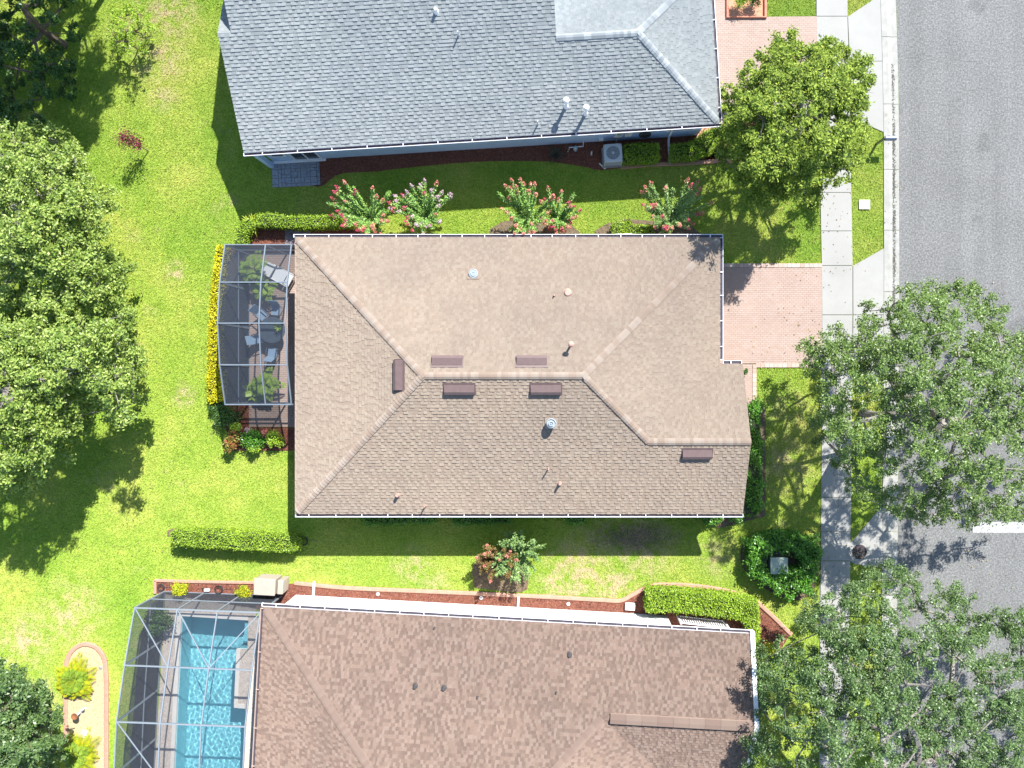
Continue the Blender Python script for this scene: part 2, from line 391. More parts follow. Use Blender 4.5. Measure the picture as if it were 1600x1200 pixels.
# leaves
L = {
 'oak': leafmat('oak_leaves', [(0.060, 0.110, 0.036), (0.093, 0.165, 0.045), (0.132, 0.209, 0.060), (0.165, 0.230, 0.090)], .4, .3, .6),
 'oak2': leafmat('bright_oak_leaves', [(0.070, 0.121, 0.029), (0.109, 0.185, 0.035), (0.162, 0.247, 0.052), (0.220, 0.289, 0.092)], .4, .3, .6),
 'wood': leafmat('broadleaf_canopy', [(0.101, 0.169, 0.033), (0.185, 0.279, 0.045), (0.286, 0.372, 0.069), (0.403, 0.473, 0.137)], .45, .35, .5),
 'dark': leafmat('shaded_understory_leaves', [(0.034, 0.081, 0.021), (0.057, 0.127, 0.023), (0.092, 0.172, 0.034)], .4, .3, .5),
 'glossy': leafmat('glossy_olive_leaves', [(0.081, 0.140, 0.025), (0.147, 0.219, 0.032), (0.244, 0.323, 0.042), (0.359, 0.419, 0.071)], .62, .3, .25),
 'hedge': leafmat('hedge_leaves', [(0.153, 0.255, 0.021), (0.255, 0.393, 0.031), (0.375, 0.494, 0.051)], .4, .3),
 'hedge_g': leafmat('deep_green_hedge_leaves', [(0.050, 0.150, 0.015), (0.088, 0.237, 0.022), (0.138, 0.312, 0.037)], .35, .3, .6),
 'hedge_y': leafmat('golden_hedge_leaves', [(0.364, 0.336, 0.008), (0.560, 0.504, 0.011), (0.700, 0.630, 0.028)], .5, .3),
 'myrtle': leafmat('myrtle_leaves', [(0.102, 0.224, 0.061), (0.184, 0.347, 0.081), (0.285, 0.468, 0.102), (0.407, 0.550, 0.143)], .4, .3),
 'myrtle_p': leafmat('pale_myrtle_leaves', [(0.138, 0.241, 0.077), (0.214, 0.338, 0.103), (0.306, 0.419, 0.142)], .4, .3),
 'rust': leafmat('rusty_leaves', [(.10, .15, .03), (.20, .13, .04), (.28, .12, .06), (.17, .22, .05)], .5, .3),
 'palm': leafmat('palm_leaflets', [(0.150, 0.255, 0.030), (0.255, 0.375, 0.045), (0.360, 0.450, 0.060)], .4, .3),
 'palm_y': leafmat('yellow_green_palm_leaflets', [(.24, .34, .02), (.42, .46, .02), (.56, .44, .03)], .45, .3),
 'croton': leafmat('red_green_croton_leaves', [(.30, .07, .05), (.34, .15, .04), (.12, .16, .03), (.36, .28, .05)], .5, .3),
 'purple': leafmat('dark_red_leaves', [(.05, .015, .02), (.14, .02, .035), (.30, .05, .08), (.05, .05, .05)], .4, .2),
 'bronze': leafmat('bronze_strap_leaves', [(.045, .04, .03), (.08, .07, .05), (.13, .11, .08)], .4, .2),
 'pink': leafmat('coral_pink_petals', [(0.531, 0.139, 0.125), (0.696, 0.223, 0.181), (0.780, 0.390, 0.306)], .6, .3),
 'magenta': leafmat('magenta_petals', [(0.473, 0.042, 0.105), (0.578, 0.084, 0.147), (0.630, 0.158, 0.210)], .6, .3),
 'lilac': leafmat('pale_lilac_petals', [(0.550, 0.363, 0.462), (0.660, 0.495, 0.550), (0.495, 0.275, 0.385)], .6, .3),
 'grassy': leafmat('yellow_strap_leaves', [(0.308, 0.392, 0.028), (0.490, 0.532, 0.056), (0.588, 0.602, 0.112)], .4, .3),
}

# ------------------------------------------------------------------ foliage primitives
def leaf_quads(C, size, r, up=.7, aspect=.55, dirs=None, curl=0):
    """rhombus leaves at centres C (N,3)"""
    n = len(C); size = np.asarray(size) * np.ones(n)
    nrm = r.normal(size=(n, 3)); nrm /= np.linalg.norm(nrm, axis=1)[:, None]; nrm[:, 2] = np.abs(nrm[:, 2]); nrm[:, 2] += up
    nrm /= np.linalg.norm(nrm, axis=1)[:, None]
    t = r.normal(size=(n, 3)) if dirs is None else dirs + r.normal(size=(n, 3)) * .35
    t -= (t * nrm).sum(1)[:, None] * nrm; t /= np.linalg.norm(t, axis=1)[:, None] + 1e-9
    b = np.cross(nrm, t); s = (size * r.uniform(.7, 1.3, n))[:, None]
    return np.stack([C - t * s * .5, C + b * s * aspect * .5, C + t * s * .5, C - b * s * aspect * .5], 1)

def tree(name, label, trunk, outline, zl, zt, nclump, rc, nleaf, lsize, mat, seed, bark='bark', group=None, squash=.55, lower=.35, aspect=.5, spray=.35, gapy=0.0, trunk_r=.17, shrink=0.0):
    r = np.random.default_rng(seed); outline = np.asarray(outline, float)
    cc = outline.mean(0); outline = cc + (outline - cc) * (1 - shrink)
    lo, hi = outline.min(0), outline.max(0)
    cand = r.uniform(lo, hi, size=(6000, 2)); cand = cand[inside(cand, outline)]
    ed = edge_dist(cand, outline); dm = ed.max()
    pick = [int(np.argmax(ed))]; dmin = np.hypot(*(cand - cand[pick[0]]).T)
    while len(pick) < min(nclump, len(cand)):      # blue noise, loosened
        i = int(np.argmax(dmin * r.uniform(.6, 1.0, len(cand)))); pick.append(i)
        dmin = np.minimum(dmin, np.hypot(*(cand - cand[i]).T))
    P = cand[pick]; t = np.clip(ed[pick] / dm, 0, 1)
    z = zl + (zt - zl) * np.sqrt(np.clip(1 - (1 - t) ** 2, 0, 1)) + r.normal(0, .42, len(P))
    low = r.random(len(P)) < lower; z[low] -= r.uniform(.6, 1.5, low.sum()); z = np.maximum(z, .9)
    ph = r.uniform(0, 6.28, 3); lf = np.sin(P[:, 0] * .045 + ph[0] + 1.2 * np.sin(P[:, 1] * .031 + ph[1])) * np.sin(P[:, 1] * .052 + ph[2] + 1.1 * np.sin(P[:, 0] * .027))
    keep = (r.random(len(P)) > gapy * .5) & ((lf > np.quantile(lf, gapy)) | (r.random(len(P)) < .15)); P, z, t = P[keep], z[keep], t[keep]
    C = WA(P, z)
    tb = W(*trunk); root = thing(name, label, 'tree', tb, 0, group)
    top = Vector((tb.x, tb.y, zl * .65 + .3))
    # branches by nearest joined node
    nodes = [np.array(top)]; par = [-1]; cnt = [1]
    order = np.argsort(np.hypot(C[:, 0] - tb.x, C[:, 1] - tb.y)); idx = {}
    for k in order:
        A = np.array(nodes); d = np.linalg.norm(A - C[k], axis=1); rad0 = np.linalg.norm(A[:, :2] - np.array(tb)[:2], axis=1)
        cost = d + np.array([.25 * len_ for len_ in rad0]) + (A[:, 2] > C[k][2] + .4) * 1.5
        j = int(np.argmin(cost)); idx[k] = len(nodes); nodes.append(C[k] - np.array([0, 0, .15])); par.append(j); cnt.append(1)
    for i in range(len(nodes) - 1, 0, -1): cnt[par[i]] += cnt[i]
    mb = MB()
    mb.tube([tb, tb.lerp(top, .5) + Vector((.05, -.04, 0)), top], [trunk_r * 1.35, trunk_r, trunk_r * .85], 9)
    mb.build('trunk', M[bark], root)
    mb = MB()
    for i in range(1, len(nodes)):
        a, b = Vector(nodes[par[i]]), Vector(nodes[i]); ra = .012 + .013 * cnt[i] ** .55
        mid = a.lerp(b, .5) + Vector(r.normal(0, .07, 3)) + Vector((0, 0, -.06))
        mb.tube([a, mid, b], [ra * 1.1, ra, ra * .75], 5, False)
    # twigs
    for i in range(1, len(nodes)):
        b = Vector(nodes[i])
        for _ in range(3):
            d = Vector(r.normal(0, 1, 3)); d.z = abs(d.z) * .4; mb.tube([b, b + d.normalized() * rc * .9], [.012, .004], 3, False)
    mb.build('branches', M[bark], root)
    # leaves
    n = nleaf; outs = []
    for k in range(len(C)):
        rr = rc * r.uniform(.7, 1.25); a = Vector(nodes[par[idx[k]]]); dr = np.array(C[k]) - np.array(a); dr[2] *= .5
        dr = dr / (np.linalg.norm(dr) + 1e-6)
        nn = int(n * r.uniform(.6, 1.3) * (rr / rc) ** 2)
        # several little sprays inside each clump
        ns = 9; sp = r.normal(size=(ns, 3)); sp /= np.linalg.norm(sp, axis=1)[:, None]; sp *= (rr * r.uniform(.35, 1.0, ns) ** .7)[:, None]; sp[:, 2] *= squash
        sp += dr * rr * spray
        w = r.integers(0, ns, nn); q = r.normal(0, rr * .17, (nn, 3)); q[:, 2] *= .7
        outs.append(np.array(C[k]) + sp[w] + q)
    Q = np.concatenate(outs)
    o = raw_mesh('crown', leaf_quads(Q, lsize, r, .8, aspect), 4, L[mat], root)
    return root

def shell_leaves(poly, z0, z1, dens, lsize, r, jitter=.05, round_=.12):
    """leaf centres over the top and flanks of a clipped hedge; poly = world xy"""
    poly = np.asarray(poly, float); lo, hi = poly.min(0), poly.max(0); A = abs(sum(poly[i][0] * poly[i - 1][1] - poly[i - 1][0] * poly[i][1] for i in range(len(poly)))) / 2
    n = int(dens * np.prod(hi - lo)); P = r.uniform(lo, hi, (n, 2)); P = P[inside(P, poly)]
    e = edge_dist(P, poly); lump = np.sin(P[:, 0] * 7 + np.sin(P[:, 1] * 5) * 2) * .03
    top = np.column_stack([P, z1 + lump - np.clip(round_ - e, 0, 1) ** 1.4 + r.normal(0, jitter, len(P))])
    side = []
    for i in range(len(poly)):
        a, b = poly[i], poly[(i + 1) % len(poly)]; Ls = np.hypot(*(b - a)); m = int(dens * .7 * Ls * (z1 - z0)) + 1
        t = r.random(m)[:, None]; p = a + (b - a) * t; p += r.normal(0, jitter, (m, 2))
        side.append(np.column_stack([p, r.uniform(z0, z1, m)]))
    return np.concatenate([top] + side)
def noise_keep(C, r, frac):
    v = np.sin(C[:, 0] * 9.1 + 1.3 * np.sin(C[:, 1] * 7.7)) * np.sin(C[:, 1] * 8.3 + 1.7 * np.sin(C[:, 0] * 6.1)); t = np.quantile(v, frac)
    return (v > t) | (r.random(len(C)) < .35)
def hedge(name, label, px, h, mat, lsize=.07, dens=900, seed=1, cat='hedge', group=None, jitter=.05, lumps=0):
    r = np.random.default_rng(seed); P = WA(px, h)[:, :2]; c = P.mean(0)
    root = thing(name, label, cat, (c[0], c[1], 0), 0, group)
    Q = (P - c); inn = P - Q / (np.linalg.norm(Q, axis=1)[:, None]) * .07
    MB().prism([tuple(p) for p in inn], .02, h - .09).build('stems', M['core'], root)
    C = shell_leaves(P, .05, h, dens, lsize, r, jitter)
    n = len(C); ph = r.uniform(0, 6.28, 4); wob = np.sin(C[:, 0] * 2.3 + ph[0]) + np.sin(C[:, 1] * 3.1 + ph[1]) + np.sin((C[:, 0] + C[:, 1]) * 5.3 + ph[2])
    C[:, 2] = np.maximum(.03, C[:, 2] + wob * (.018 + lumps * .05) * (C[:, 2] / h))
    k = int(n * .03); pick = r.integers(0, n, k); C[pick, 2] += r.uniform(.02, .13, k); C[pick, :2] += r.normal(0, .06, (k, 2))      # stray shoots
    keep = noise_keep(C, r, .16 if lumps else .08); C = C[keep]
    if lumps:
        cl = P[r.integers(0, len(P), 26)] + r.normal(0, .10, (26, 2)); w_ = r.integers(0, 26, 2600)
        C = np.concatenate([C, np.column_stack([cl[w_] + r.normal(0, .11, (2600, 2)), h * .8 + r.normal(0, .14, 2600)])])
    raw_mesh('foliage', leaf_quads(C, lsize, r, .5, .6), 4, L[mat], root)
    return root
def bush(name, label, base, rad, h, n, lsize, mat, seed, cat='shrub', group=None, aspect=.55, squash=1, ground=True):
    r = np.random.default_rng(seed); b = W(*base); root = thing(name, label, cat, b, 0, group)
    mb = MB()
    k = 9; cl = []
    for i in range(k):
        a = r.uniform(0, 6.28); q = rad * r.uniform(.1, .85); e = Vector((b.x + q * math.cos(a), b.y + q * math.sin(a), h * r.uniform(.55, 1)))
        mb.tube([b, b.lerp(e, .5) + Vector((0, 0, .1 * h)), e], [.018, .013, .006], 4, False); cl.append(e)
    mb.build('stems', M['bark_d'], root)
    cl = np.array([tuple(c) for c in cl]); w = r.integers(0, k, n)
    C = cl[w] + r.normal(0, rad * .3, (n, 3)) * [1, 1, .7]; C[:, 2] = np.clip(C[:, 2], .05, None)
    raw_mesh('foliage', leaf_quads(C, lsize, r, .5, aspect), 4, L[mat], root)
    return root
def strap_plant(name, label, base, n, length, h, mat, seed, width=.05, cat='plant', group=None, leafpart=True, z0=0):
    """rosette of arching strap leaves; each leaf a part"""
    r = np.random.default_rng(seed); b = W(base[0], base[1], z0); root = thing(name, label, cat, b, 0, group)
    MB().lathe(b, [(.05, 0), (.06, .1), (.03, .18)], 8).build('stem', M['bark_d'], root)
    for i in range(n):
        a = 2.4 * i + r.uniform(-.2, .2); d = Vector((math.cos(a), math.sin(a), 0)); s = Vector((-d.y, d.x, 0)); l = length * r.uniform(.7, 1.1); e = r.uniform(.3, 1)
        pts = [b + d * (l * t) + Vector((0, 0, .12 + h * e * math.sin(t * 2.3))) for t in (0, .3, .65, 1)]
        wd = [width * .6, width, width * .8, .004]
        mb = MB(); V = []
        for p, w_ in zip(pts, wd): V += [p - s * w_ / 2 + Vector((0, 0, .012)), p - Vector((0, 0, .008)), p + s * w_ / 2 + Vector((0, 0, .012))]
        F = []
        for q in range(3):
            o = q * 3; F += [(o, o + 1, o + 4, o + 3), (o + 1, o + 2, o + 5, o + 4)]
        mb.add(V, F); mb.build('leaf', L[mat], root)
    return root
def palm(name, label, base, n, length, h, mat, seed, trunk_h=.4, cat='palm', leaf=.045, group=None, droop=.5, z0=0):
    r = np.random.default_rng(seed); b = W(base[0], base[1], z0); root = thing(name, label, cat, b, 0, group)
    MB().tube([b, b + Vector((0, 0, trunk_h))], [.1, .07], 9).build('trunk', M['bark_d'], root)
    t0 = b + Vector((0, 0, trunk_h))
    for i in range(n):
        a = 2.4 * i + r.uniform(-.2, .2); d = Vector((math.cos(a), math.sin(a), 0)); s = np.array((-d.y, d.x, 0)); e = 1 - .8 * i / n * r.uniform(.8, 1.1); l = length * (.45 + .6 * i / n) * r.uniform(.85, 1.1)
        ts = np.linspace(0.02, 1, 26); P = np.array([tuple(t0 + d * (l * t * (1 - .1 * e)) + Vector((0, 0, h * e * math.sin(t * 2.0) - droop * t * t * (1 - e) * .6))) for t in ts])
        mb = MB().tube([P[0], P[8], P[16], P[25]], [.015, .012, .008, .003], 4, False)
        mt = L[mat] if (mat != 'palm_y' or i > n * .28) else L['palm']; m = mb.build('frond', mt, root)
        Q = []
        for k in range(4, 26):
            ll = .21 * length * math.sin(math.pi * min(1, (ts[k] * .8 + .15))) + .05
            for sg in (-1, 1):
                tip = P[k] + s * sg * ll + np.array(d) * ll * .55 + np.array((0, 0, -.12 * ll)); mid = (P[k] + tip) / 2
                wv = np.array(d) * leaf * .5
                Q.append([P[k], mid - wv + (0, 0, .01), tip, mid + wv + (0, 0, .01)])
        raw_mesh('leaflets', np.array(Q), 4, mt, m)
    return root

# ================================================================== THE GROUND
EX = []                                     # photo-ground polygons where no grass grows
def S(name, mb, mat, kind='structure', parent=None, **k):
    o = mb.build(name, mat, parent, **k)
    if parent is None: o['kind'] = kind
    return o
def pts(poly, z=0): return [tuple(W(x, y, 0))[:2] for x, y in poly]

# lawn sheet to the horizon, left open where the pool is dug
hx0, hx1 = W(262, 0).x, W(392, 0).x; hy1, hy0 = W(0, 958).y, W(0, 1335).y
mb = MB()
for x0, x1, y0, y1 in ((-400, hx0, -400, 400), (hx1, 400, -400, 400), (hx0, hx1, -400, hy0), (hx0, hx1, hy1, 400)):
    mb.add([(x0, y0, 0), (x1, y0, 0), (x1, y1, 0), (x0, y1, 0)], [(0, 1, 2, 3)])
S('lawn', mb, M['lawn'])

# road
rx = [(1403, -5000), (1400, -200), (1400, 0), (1403, 90), (1405, 200), (1405.5, 420), (1404, 700), (1402.5, 900), (1400, 1200), (1394, 1500), (1390, 5000)]
road = [W(x, y) for x, y in rx]; road_r = [W(x + 245, y) for x, y in rx]
mb = MB(); V = [(p.x, p.y, .006) for p in road] + [(p.x, p.y, .006) for p in road_r]; n = len(road)
mb.add(V, [(i + 1, i, n + i, n + i + 1)[::-1] for i in range(n - 1)])
S('road', mb, M['asphalt'])
EX.append(rx + [(x + 265, y) for x, y in rx[::-1]])
mb = MB().box(W(1591, 824) + Vector((0, 0, .011)), (4.6, .55, .004))
S('stop_line', mb, M['roadpaint'])

# kerb and gutter in poured pieces
def kx(y):
    ys = [p[1] for p in rx]; xs = [p[0] for p in rx]; return float(np.interp(y, ys, xs))
EX.append([(x - 26, y) for x, y in rx] + [(x + 2, y) for x, y in rx[::-1]])
kerb_root = thing('kerb', 'pale concrete kerb with shallow gutter running along the road', 'kerb', W(1395, 600)); 
js = [-700, -400, -180, -60, 58, 163, 265, 360, 456, 552, 648, 742, 830, 886, 980, 1078, 1176, 1280, 1500, 1800]
prof = [(-.80, -.02), (-.80, .055), (-.52, .060), (-.36, .030), (-.28, .014), (-.02, .020), (-.015, -.02)]
for a, b in zip(js[:-1], js[1:]):
    ys = np.linspace(a + .35, b - .35, 6); V = []; F = []
    for y in ys:
        p = W(kx(y), y)
        V += [(p.x + u, p.y, w) for u, w in prof]
    m = len(prof)
    for i in range(len(ys) - 1):
        for j in range(m - 1): F.append((i * m + j, i * m + j + 1, (i + 1) * m + j + 1, (i + 1) * m + j)[::-1])
    F += [tuple(range(m)), tuple(range((len(ys) - 1) * m, len(ys) * m))[::-1]]
    MB().add(V, F).build('kerb_segment', M['kerb'], kerb_root)
kerb_root['kind'] = 'structure'
# far side kerb of the road
V = []
mb = MB()
for i in range(n - 1):
    a, b = road_r[i], road_r[i + 1]; mb.prism([(a.x, a.y), (a.x + .6, a.y), (b.x + .6, b.y), (b.x, b.y)], -.02, .03)
S('far_kerb', mb, M['kerb'])
# leaf litter lying in the gutter line
r = np.random.default_rng(3); m_ = 5200; y = r.uniform(100, 640, m_); 
dens = .35 + .65 * np.sin(y * .05) ** 2 * (y > 190); kq = r.random(m_) < dens; y = y[kq]; x = np.array([kx(v) for v in y]) - 9.2 + r.normal(0, 1.5, len(y))
C = WA(np.column_stack([x, y]), 0.0); C[:, 2] = .032
M['litter'] = islands('dark_gutter_litter', [(.10, .092, .07), (.16, .148, .12), (.21, .20, .17)], .9)
tag(raw_mesh('gutter_litter', leaf_quads(C, .05, r, 2.5, .5), 4, M['litter']), kind='stuff')

# sidewalk slabs
sw_l = [(1275, -300), (1275.5, 30), (1277, 100), (1281, 260), (1283.5, 412), (1285, 560), (1283.5, 700), (1282, 880), (1281, 1000), (1279, 1300)]
sw_r = [(1323, -300), (1323.5, 30), (1326, 100), (1329, 260), (1331.5, 412), (1331.5, 560), (1330, 700), (1328, 880), (1326, 1000), (1324, 1300)]
fx = lambda L_, y: float(np.interp(y, [p[1] for p in L_], [p[0] for p in L_]))
walk = thing('sidewalk', 'pale concrete sidewalk running past the driveways and under the street trees', 'sidewalk', W(1305, 600)); walk['kind'] = 'structure'
joints = [-200, -90, -28, 26, 96, 187, 247, 301, 361, 415, 492, 572, 622, 672, 723, 777, 830.5, 876, 929, 983, 1037, 1091, 1145, 1199, 1253, 1307]
for a, b in zip(joints[:-1], joints[1:]):
    g = .45
    P = [(fx(sw_l, a), a + g), (fx(sw_r, a), a + g), (fx(sw_r, b), b - g), (fx(sw_l, b), b - g)]
    dz = r.uniform(-.004, .004)
    MB().prism(pts(P), -.03, .045 + dz).build('slab', M['concrete'], walk)
EX.append([(x - 1, y) for x, y in sw_l] + [(x + 1.5, y) for x, y in sw_r[::-1]])
# aprons
def apron(polys, label, px):
    t = thing('driveway_apron', label, 'driveway apron', W(*px)); t['kind'] = 'structure'
    for P in polys:
        MB().prism(pts(P), -.03, .040).build('slab', M['concrete'], t); EX.append(P)
apron([[(1324.5, 26.5), (1370, -4), (1377.5, -4), (1379.5, 95.6), (1327.5, 95.6)], [(1327.5, 96.4), (1379.5, 96.4), (1381, 207), (1333.5, 186)]], 'pale concrete apron between the sidewalk and kerb beside the round tree', (1350, 100))
apron([[(1332.6, 415.5), (1382, 387.5), (1382, 491.5), (1332.8, 491.5)], [(1332.8, 492.4), (1382, 492.4), (1382, 604), (1332, 573)]], 'pale concrete apron between the tan house driveway and the kerb', (1358, 490))
# storm inlet
t = thing('storm_inlet', 'rounded concrete storm inlet with dark open manhole beside the kerb', 'storm drain', W(1345, 862))
arc = [(1342 + 19 * math.cos(a), 862 + 20 * math.sin(a)) for a in np.linspace(math.radians(80), math.radians(235), 12)]
P = [(1381, 885)] + [(1350, 885)] + arc + [(1338, 838), (1381, 786)]
mb = MB().prism(pts(P), -.03, .050); mb.build('concrete_top', M['concrete'], t); EX.append(P)
mb = MB().lathe(W(1342, 862) + Vector((0, 0, .052)), [(.56, 0), (.56, .014), (.38, .014), (.38, -.0)], 28); mb.f = mb.f[:-1]; mb.build('ring', M['kerb'], t)
MB().lathe(W(1342, 862) + Vector((0, 0, .052)), [(.37, 0), (.37, .003)], 28).build('lid', simple('rusty_black_iron', (.035, .025, .028), .8, .5, 9), t)
r2 = np.random.default_rng(8); c = W(1342, 866); Q = np.array(c) + np.column_stack([r2.normal(0, .1, 60), r2.normal(0, .1, 60), .07 + r2.random(60) * .01])
tag(raw_mesh('dead_leaves', leaf_quads(Q, .07, r2, 2, .6), 4, M['litter'], t), kind='stuff')

# utility lid in the verge
t = thing('meter_box', 'small square white meter box set in the verge grass', 'meter box', W(1350, 320))
c = W(1350, 320); MB().box(c + Vector((0, 0, .035)), (.54, .46, .09)).build('rim', M['rockwhite'], t)
MB().box(c + Vector((0, 0, .088)), (.40, .34, .012)).build('lid', M['stucco_w'], t)
for dy in (-.09, .09): MB().lathe(c + Vector((-.05, dy, .095)), [(.03, 0), (.03, .004)], 8).build('hole', M['black'], t)
EX.append([(1341, 311), (1360, 311), (1360, 329), (1341, 329)])

# ------------------------------------------------------------------ pavers laid in courses
def pave(name, poly, w, l, z, mat, gap=.006, rot=0, parent=None, kind='stuff', lift=.003, thick=.05, seed=1, stuff=True):
    """running bond of clay pavers inside a ground polygon given in photo points"""
    r = np.random.default_rng(seed); P = np.array(pts(poly)); mb = MB(); c = P.mean(0); ca, sa = math.cos(rot), math.sin(rot)
    R = np.array([[ca, -sa], [sa, ca]]); Q = (P - c) @ R; lo, hi = Q.min(0), Q.max(0)
    ny = int((hi[1] - lo[1]) / w) + 2
    halfs = [(Q[(i + 1) % len(Q)] - Q[i], Q[i]) for i in range(len(Q))]
    area = sum(Q[i - 1][0] * Q[i][1] - Q[i][0] * Q[i - 1][1] for i in range(len(Q))); sg = 1 if area > 0 else -1
    for j in range(ny):
        x = lo[0] - (l / 2 if j % 2 else 0)
        while x < hi[0]:
            rc = [(x + gap / 2, lo[1] + j * w + gap / 2), (x + l - gap / 2, lo[1] + j * w + gap / 2), (x + l - gap / 2, lo[1] + (j + 1) * w - gap / 2), (x + gap / 2, lo[1] + (j + 1) * w - gap / 2)]
            x += l
            pl = clip(rc, [(d, p, sg) for d, p in halfs])
            if len(pl) < 3: continue
            pw = [(c[0] + a * ca - b * sa * -1 * -1 if False else c[0] + a * R[0, 0] + b * R[0, 1], c[1] + a * R[1, 0] + b * R[1, 1]) for a, b in pl]
            mb.prism(pw, z - thick, z + r.uniform(-lift, lift))
    o = mb.build(name, mat, parent)
    if stuff: o['kind'] = 'stuff'
    elif parent is None: o['kind'] = 'structure'
    return o
def clip(poly, halfs):
    for d, p, sg in halfs:
        if len(poly) < 3: return []
        out = []; m = len(poly)
        s = [sg * (d[0] * (q[1] - p[1]) - d[1] * (q[0] - p[0])) for q in poly]
        if min(s) >= -1e-9: continue
        for i in range(m):
            a, b = poly[i], poly[(i + 1) % m]; sa_, sb = s[i], s[(i + 1) % m]
            if sa_ >= 0: out.append(a)
            if (sa_ > 0) != (sb > 0) and abs(sa_ - sb) > 1e-12:
                t = sa_ / (sa_ - sb); out.append((a[0] + (b[0] - a[0]) * t, a[1] + (b[1] - a[1]) * t))
        poly = out
    return poly
def border(name, line, w, z, mat, parent=None, step=.2, thick=.06, gap=.01, top_taper=0):
    """row of edging bricks along a polyline (photo ground points)"""
    P = [Vector(W(*p)) for p in line]; mb = MB(); acc = []
    for a, b in zip(P[:-1], P[1:]):
        Ls = (b - a).length; k = max(1, round(Ls / step)); d = (b - a) / k
        for i in range(k):
            p, q = a + d * i, a + d * (i + 1); u = d.normalized(); s = Vector((-u.y, u.x, 0)) * w / 2
            p, q = p + u * gap / 2, q - u * gap / 2
            mb.prism([tuple(v)[:2] for v in (p - s, q - s, q + s, p + s)], z - thick, z + random.uniform(-.003, .003))
    o = mb.build(name, mat, parent); return o
def strip(name, line, w, z, mat, parent=None, closed=False, base=-.02, lab=None):
    """poured edging following a curve, with rounded top"""
    P = [Vector(W(*p)) for p in line]; k = len(P); V = []; F = []
    prof = [(-.5, base), (-.5, z * .75), (-.32, z), (.32, z), (.5, z * .75), (.5, base)]
    for i, p in enumerate(P):
        a = P[(i - 1) % k] if (i or closed) else P[0]; b = P[(i + 1) % k] if (i < k - 1 or closed) else P[-1]
        d = (b - a).normalized(); s = Vector((-d.y, d.x, 0))
        V += [tuple(p + s * (u * w) + Vector((0, 0, h))) for u, h in prof]
    m = len(prof)
    for i in range(k if closed else k - 1):
        i2 = (i + 1) % k
        for j in range(m - 1): F.append((i * m + j, i * m + j + 1, i2 * m + j + 1, i2 * m + j))
    if not closed: F += [tuple(range(m))[::-1], tuple(range((k - 1) * m, k * m))]
    return MB().add(V, F).build(name, mat, parent)
def smooth_line(P, n=6):
    P = np.array(P, float); out = []
    Q = np.vstack([2 * P[0] - P[1], P, 2 * P[-1] - P[-2]])
    for i in range(1, len(Q) - 2):
        for t in np.linspace(0, 1, n, endpoint=False):
            a, b, c, d = Q[i - 1], Q[i], Q[i + 1], Q[i + 2]
            out.append(.5 * ((2 * b) + (-a + c) * t + (2 * a - 5 * b + 4 * c - d) * t * t + (-a + 3 * b - 3 * c + d) * t ** 3))
    out.append(P[-1]); return [tuple(p) for p in out]

# centre driveway
t = thing('driveway', 'pink paver driveway of the tan roofed house', 'driveway', W(1205, 490)); t['kind'] = 'structure'
P = [(1100, 418), (1283.5, 418), (1284.5, 568), (1100, 568)]
MB().prism(pts(P), -.03, .028).build('sand_bed', M['joint'], t)
pave('paver', P, .105, .21, .046, M['paver'], parent=t, seed=2)
border('border_paver', [(1100, 415), (1284, 415)], .20, .075, M['paver_edge'], t, .22)
border('border_paver', [(1181, 571), (1284, 571)], .20, .06, M['paver_edge'], t, .22)
EX.append([(1100, 411), (1284, 411), (1285, 574), (1181, 574), (1181, 634), (1100, 634)])
t = thing('front_walk', 'narrow pink paver walk beside the gable end of the tan house', 'walkway', W(1168, 600)); t['kind'] = 'structure'
P = [(1100, 569), (1175, 569), (1175, 631), (1100, 631)]
MB().prism(pts(P), -.03, .026).build('sand_bed', M['joint'], t)
pave('paver', P, .105, .21, .044, M['paver'], parent=t, seed=3)
border('border_paver', [(1178.5, 569), (1178.5, 632)], .2, .065, M['paver_edge'], t, .22)
border('border_paver', [(1120, 632), (1175, 632)], .15, .065, M['paver_edge'], t, .22)
# neighbour driveway
t = thing('driveway', 'pink paver driveway beside the grey roofed house under the round tree', 'driveway', W(1200, 100)); t['kind'] = 'structure'
P = [(1060, 28), (1276, 26), (1280, 190), (1060, 190)]
MB().prism(pts(P), -.03, .028).build('sand_bed', M['joint'], t)
pave('paver', P, .105, .21, .046, M['paver'], parent=t, seed=4)
P = [(1060, -140), (1133, -140), (1133, 27.5), (1060, 27.5)]
MB().prism(pts(P), -.03, .026).build('sand_bed', M['joint'], t)
pave('paver', P, .105, .21, .044, M['paver'], parent=t, seed=5)
strip('edging', [(1100, 193), (1152, 193), (1240, 193)], .16, .07, M['terracotta'], t)
EX.append([(1050, -145), (1134, -145), (1134, 27), (1276, 27), (1281, 196), (1050, 196)])
# square bed at the top
t = thing('planting_bed', 'square terracotta edged bed with red gravel at the top driveway', 'planting bed', W(1166, 5)); t['kind'] = 'structure'
P = [(1134, -80), (1197, -80), (1197, 30), (1134, 30)]
M['redgravel'] = simple('salmon_red_gravel', (.46, .23, .14), .9, .1, 5, .6, 40, fine=14)
MB().prism(pts(P), -.03, .03).build('gravel', M['redgravel'], t); EX.append(P)
strip('edging', [(1136, -78), (1136, 28.5), (1195, 28.5), (1195, -78)], .16, .16, M['terracotta'], t, False)
bush('shrub', 'small lime green ball shrub in the square terracotta bed', (1156, 8), .34, .7, 1600, .06, 'hedge', 31)
bush('shrub', 'dark bronze ball shrub in the square terracotta bed', (1177, 4), .34, .7, 1600, .06, 'dark', 32)

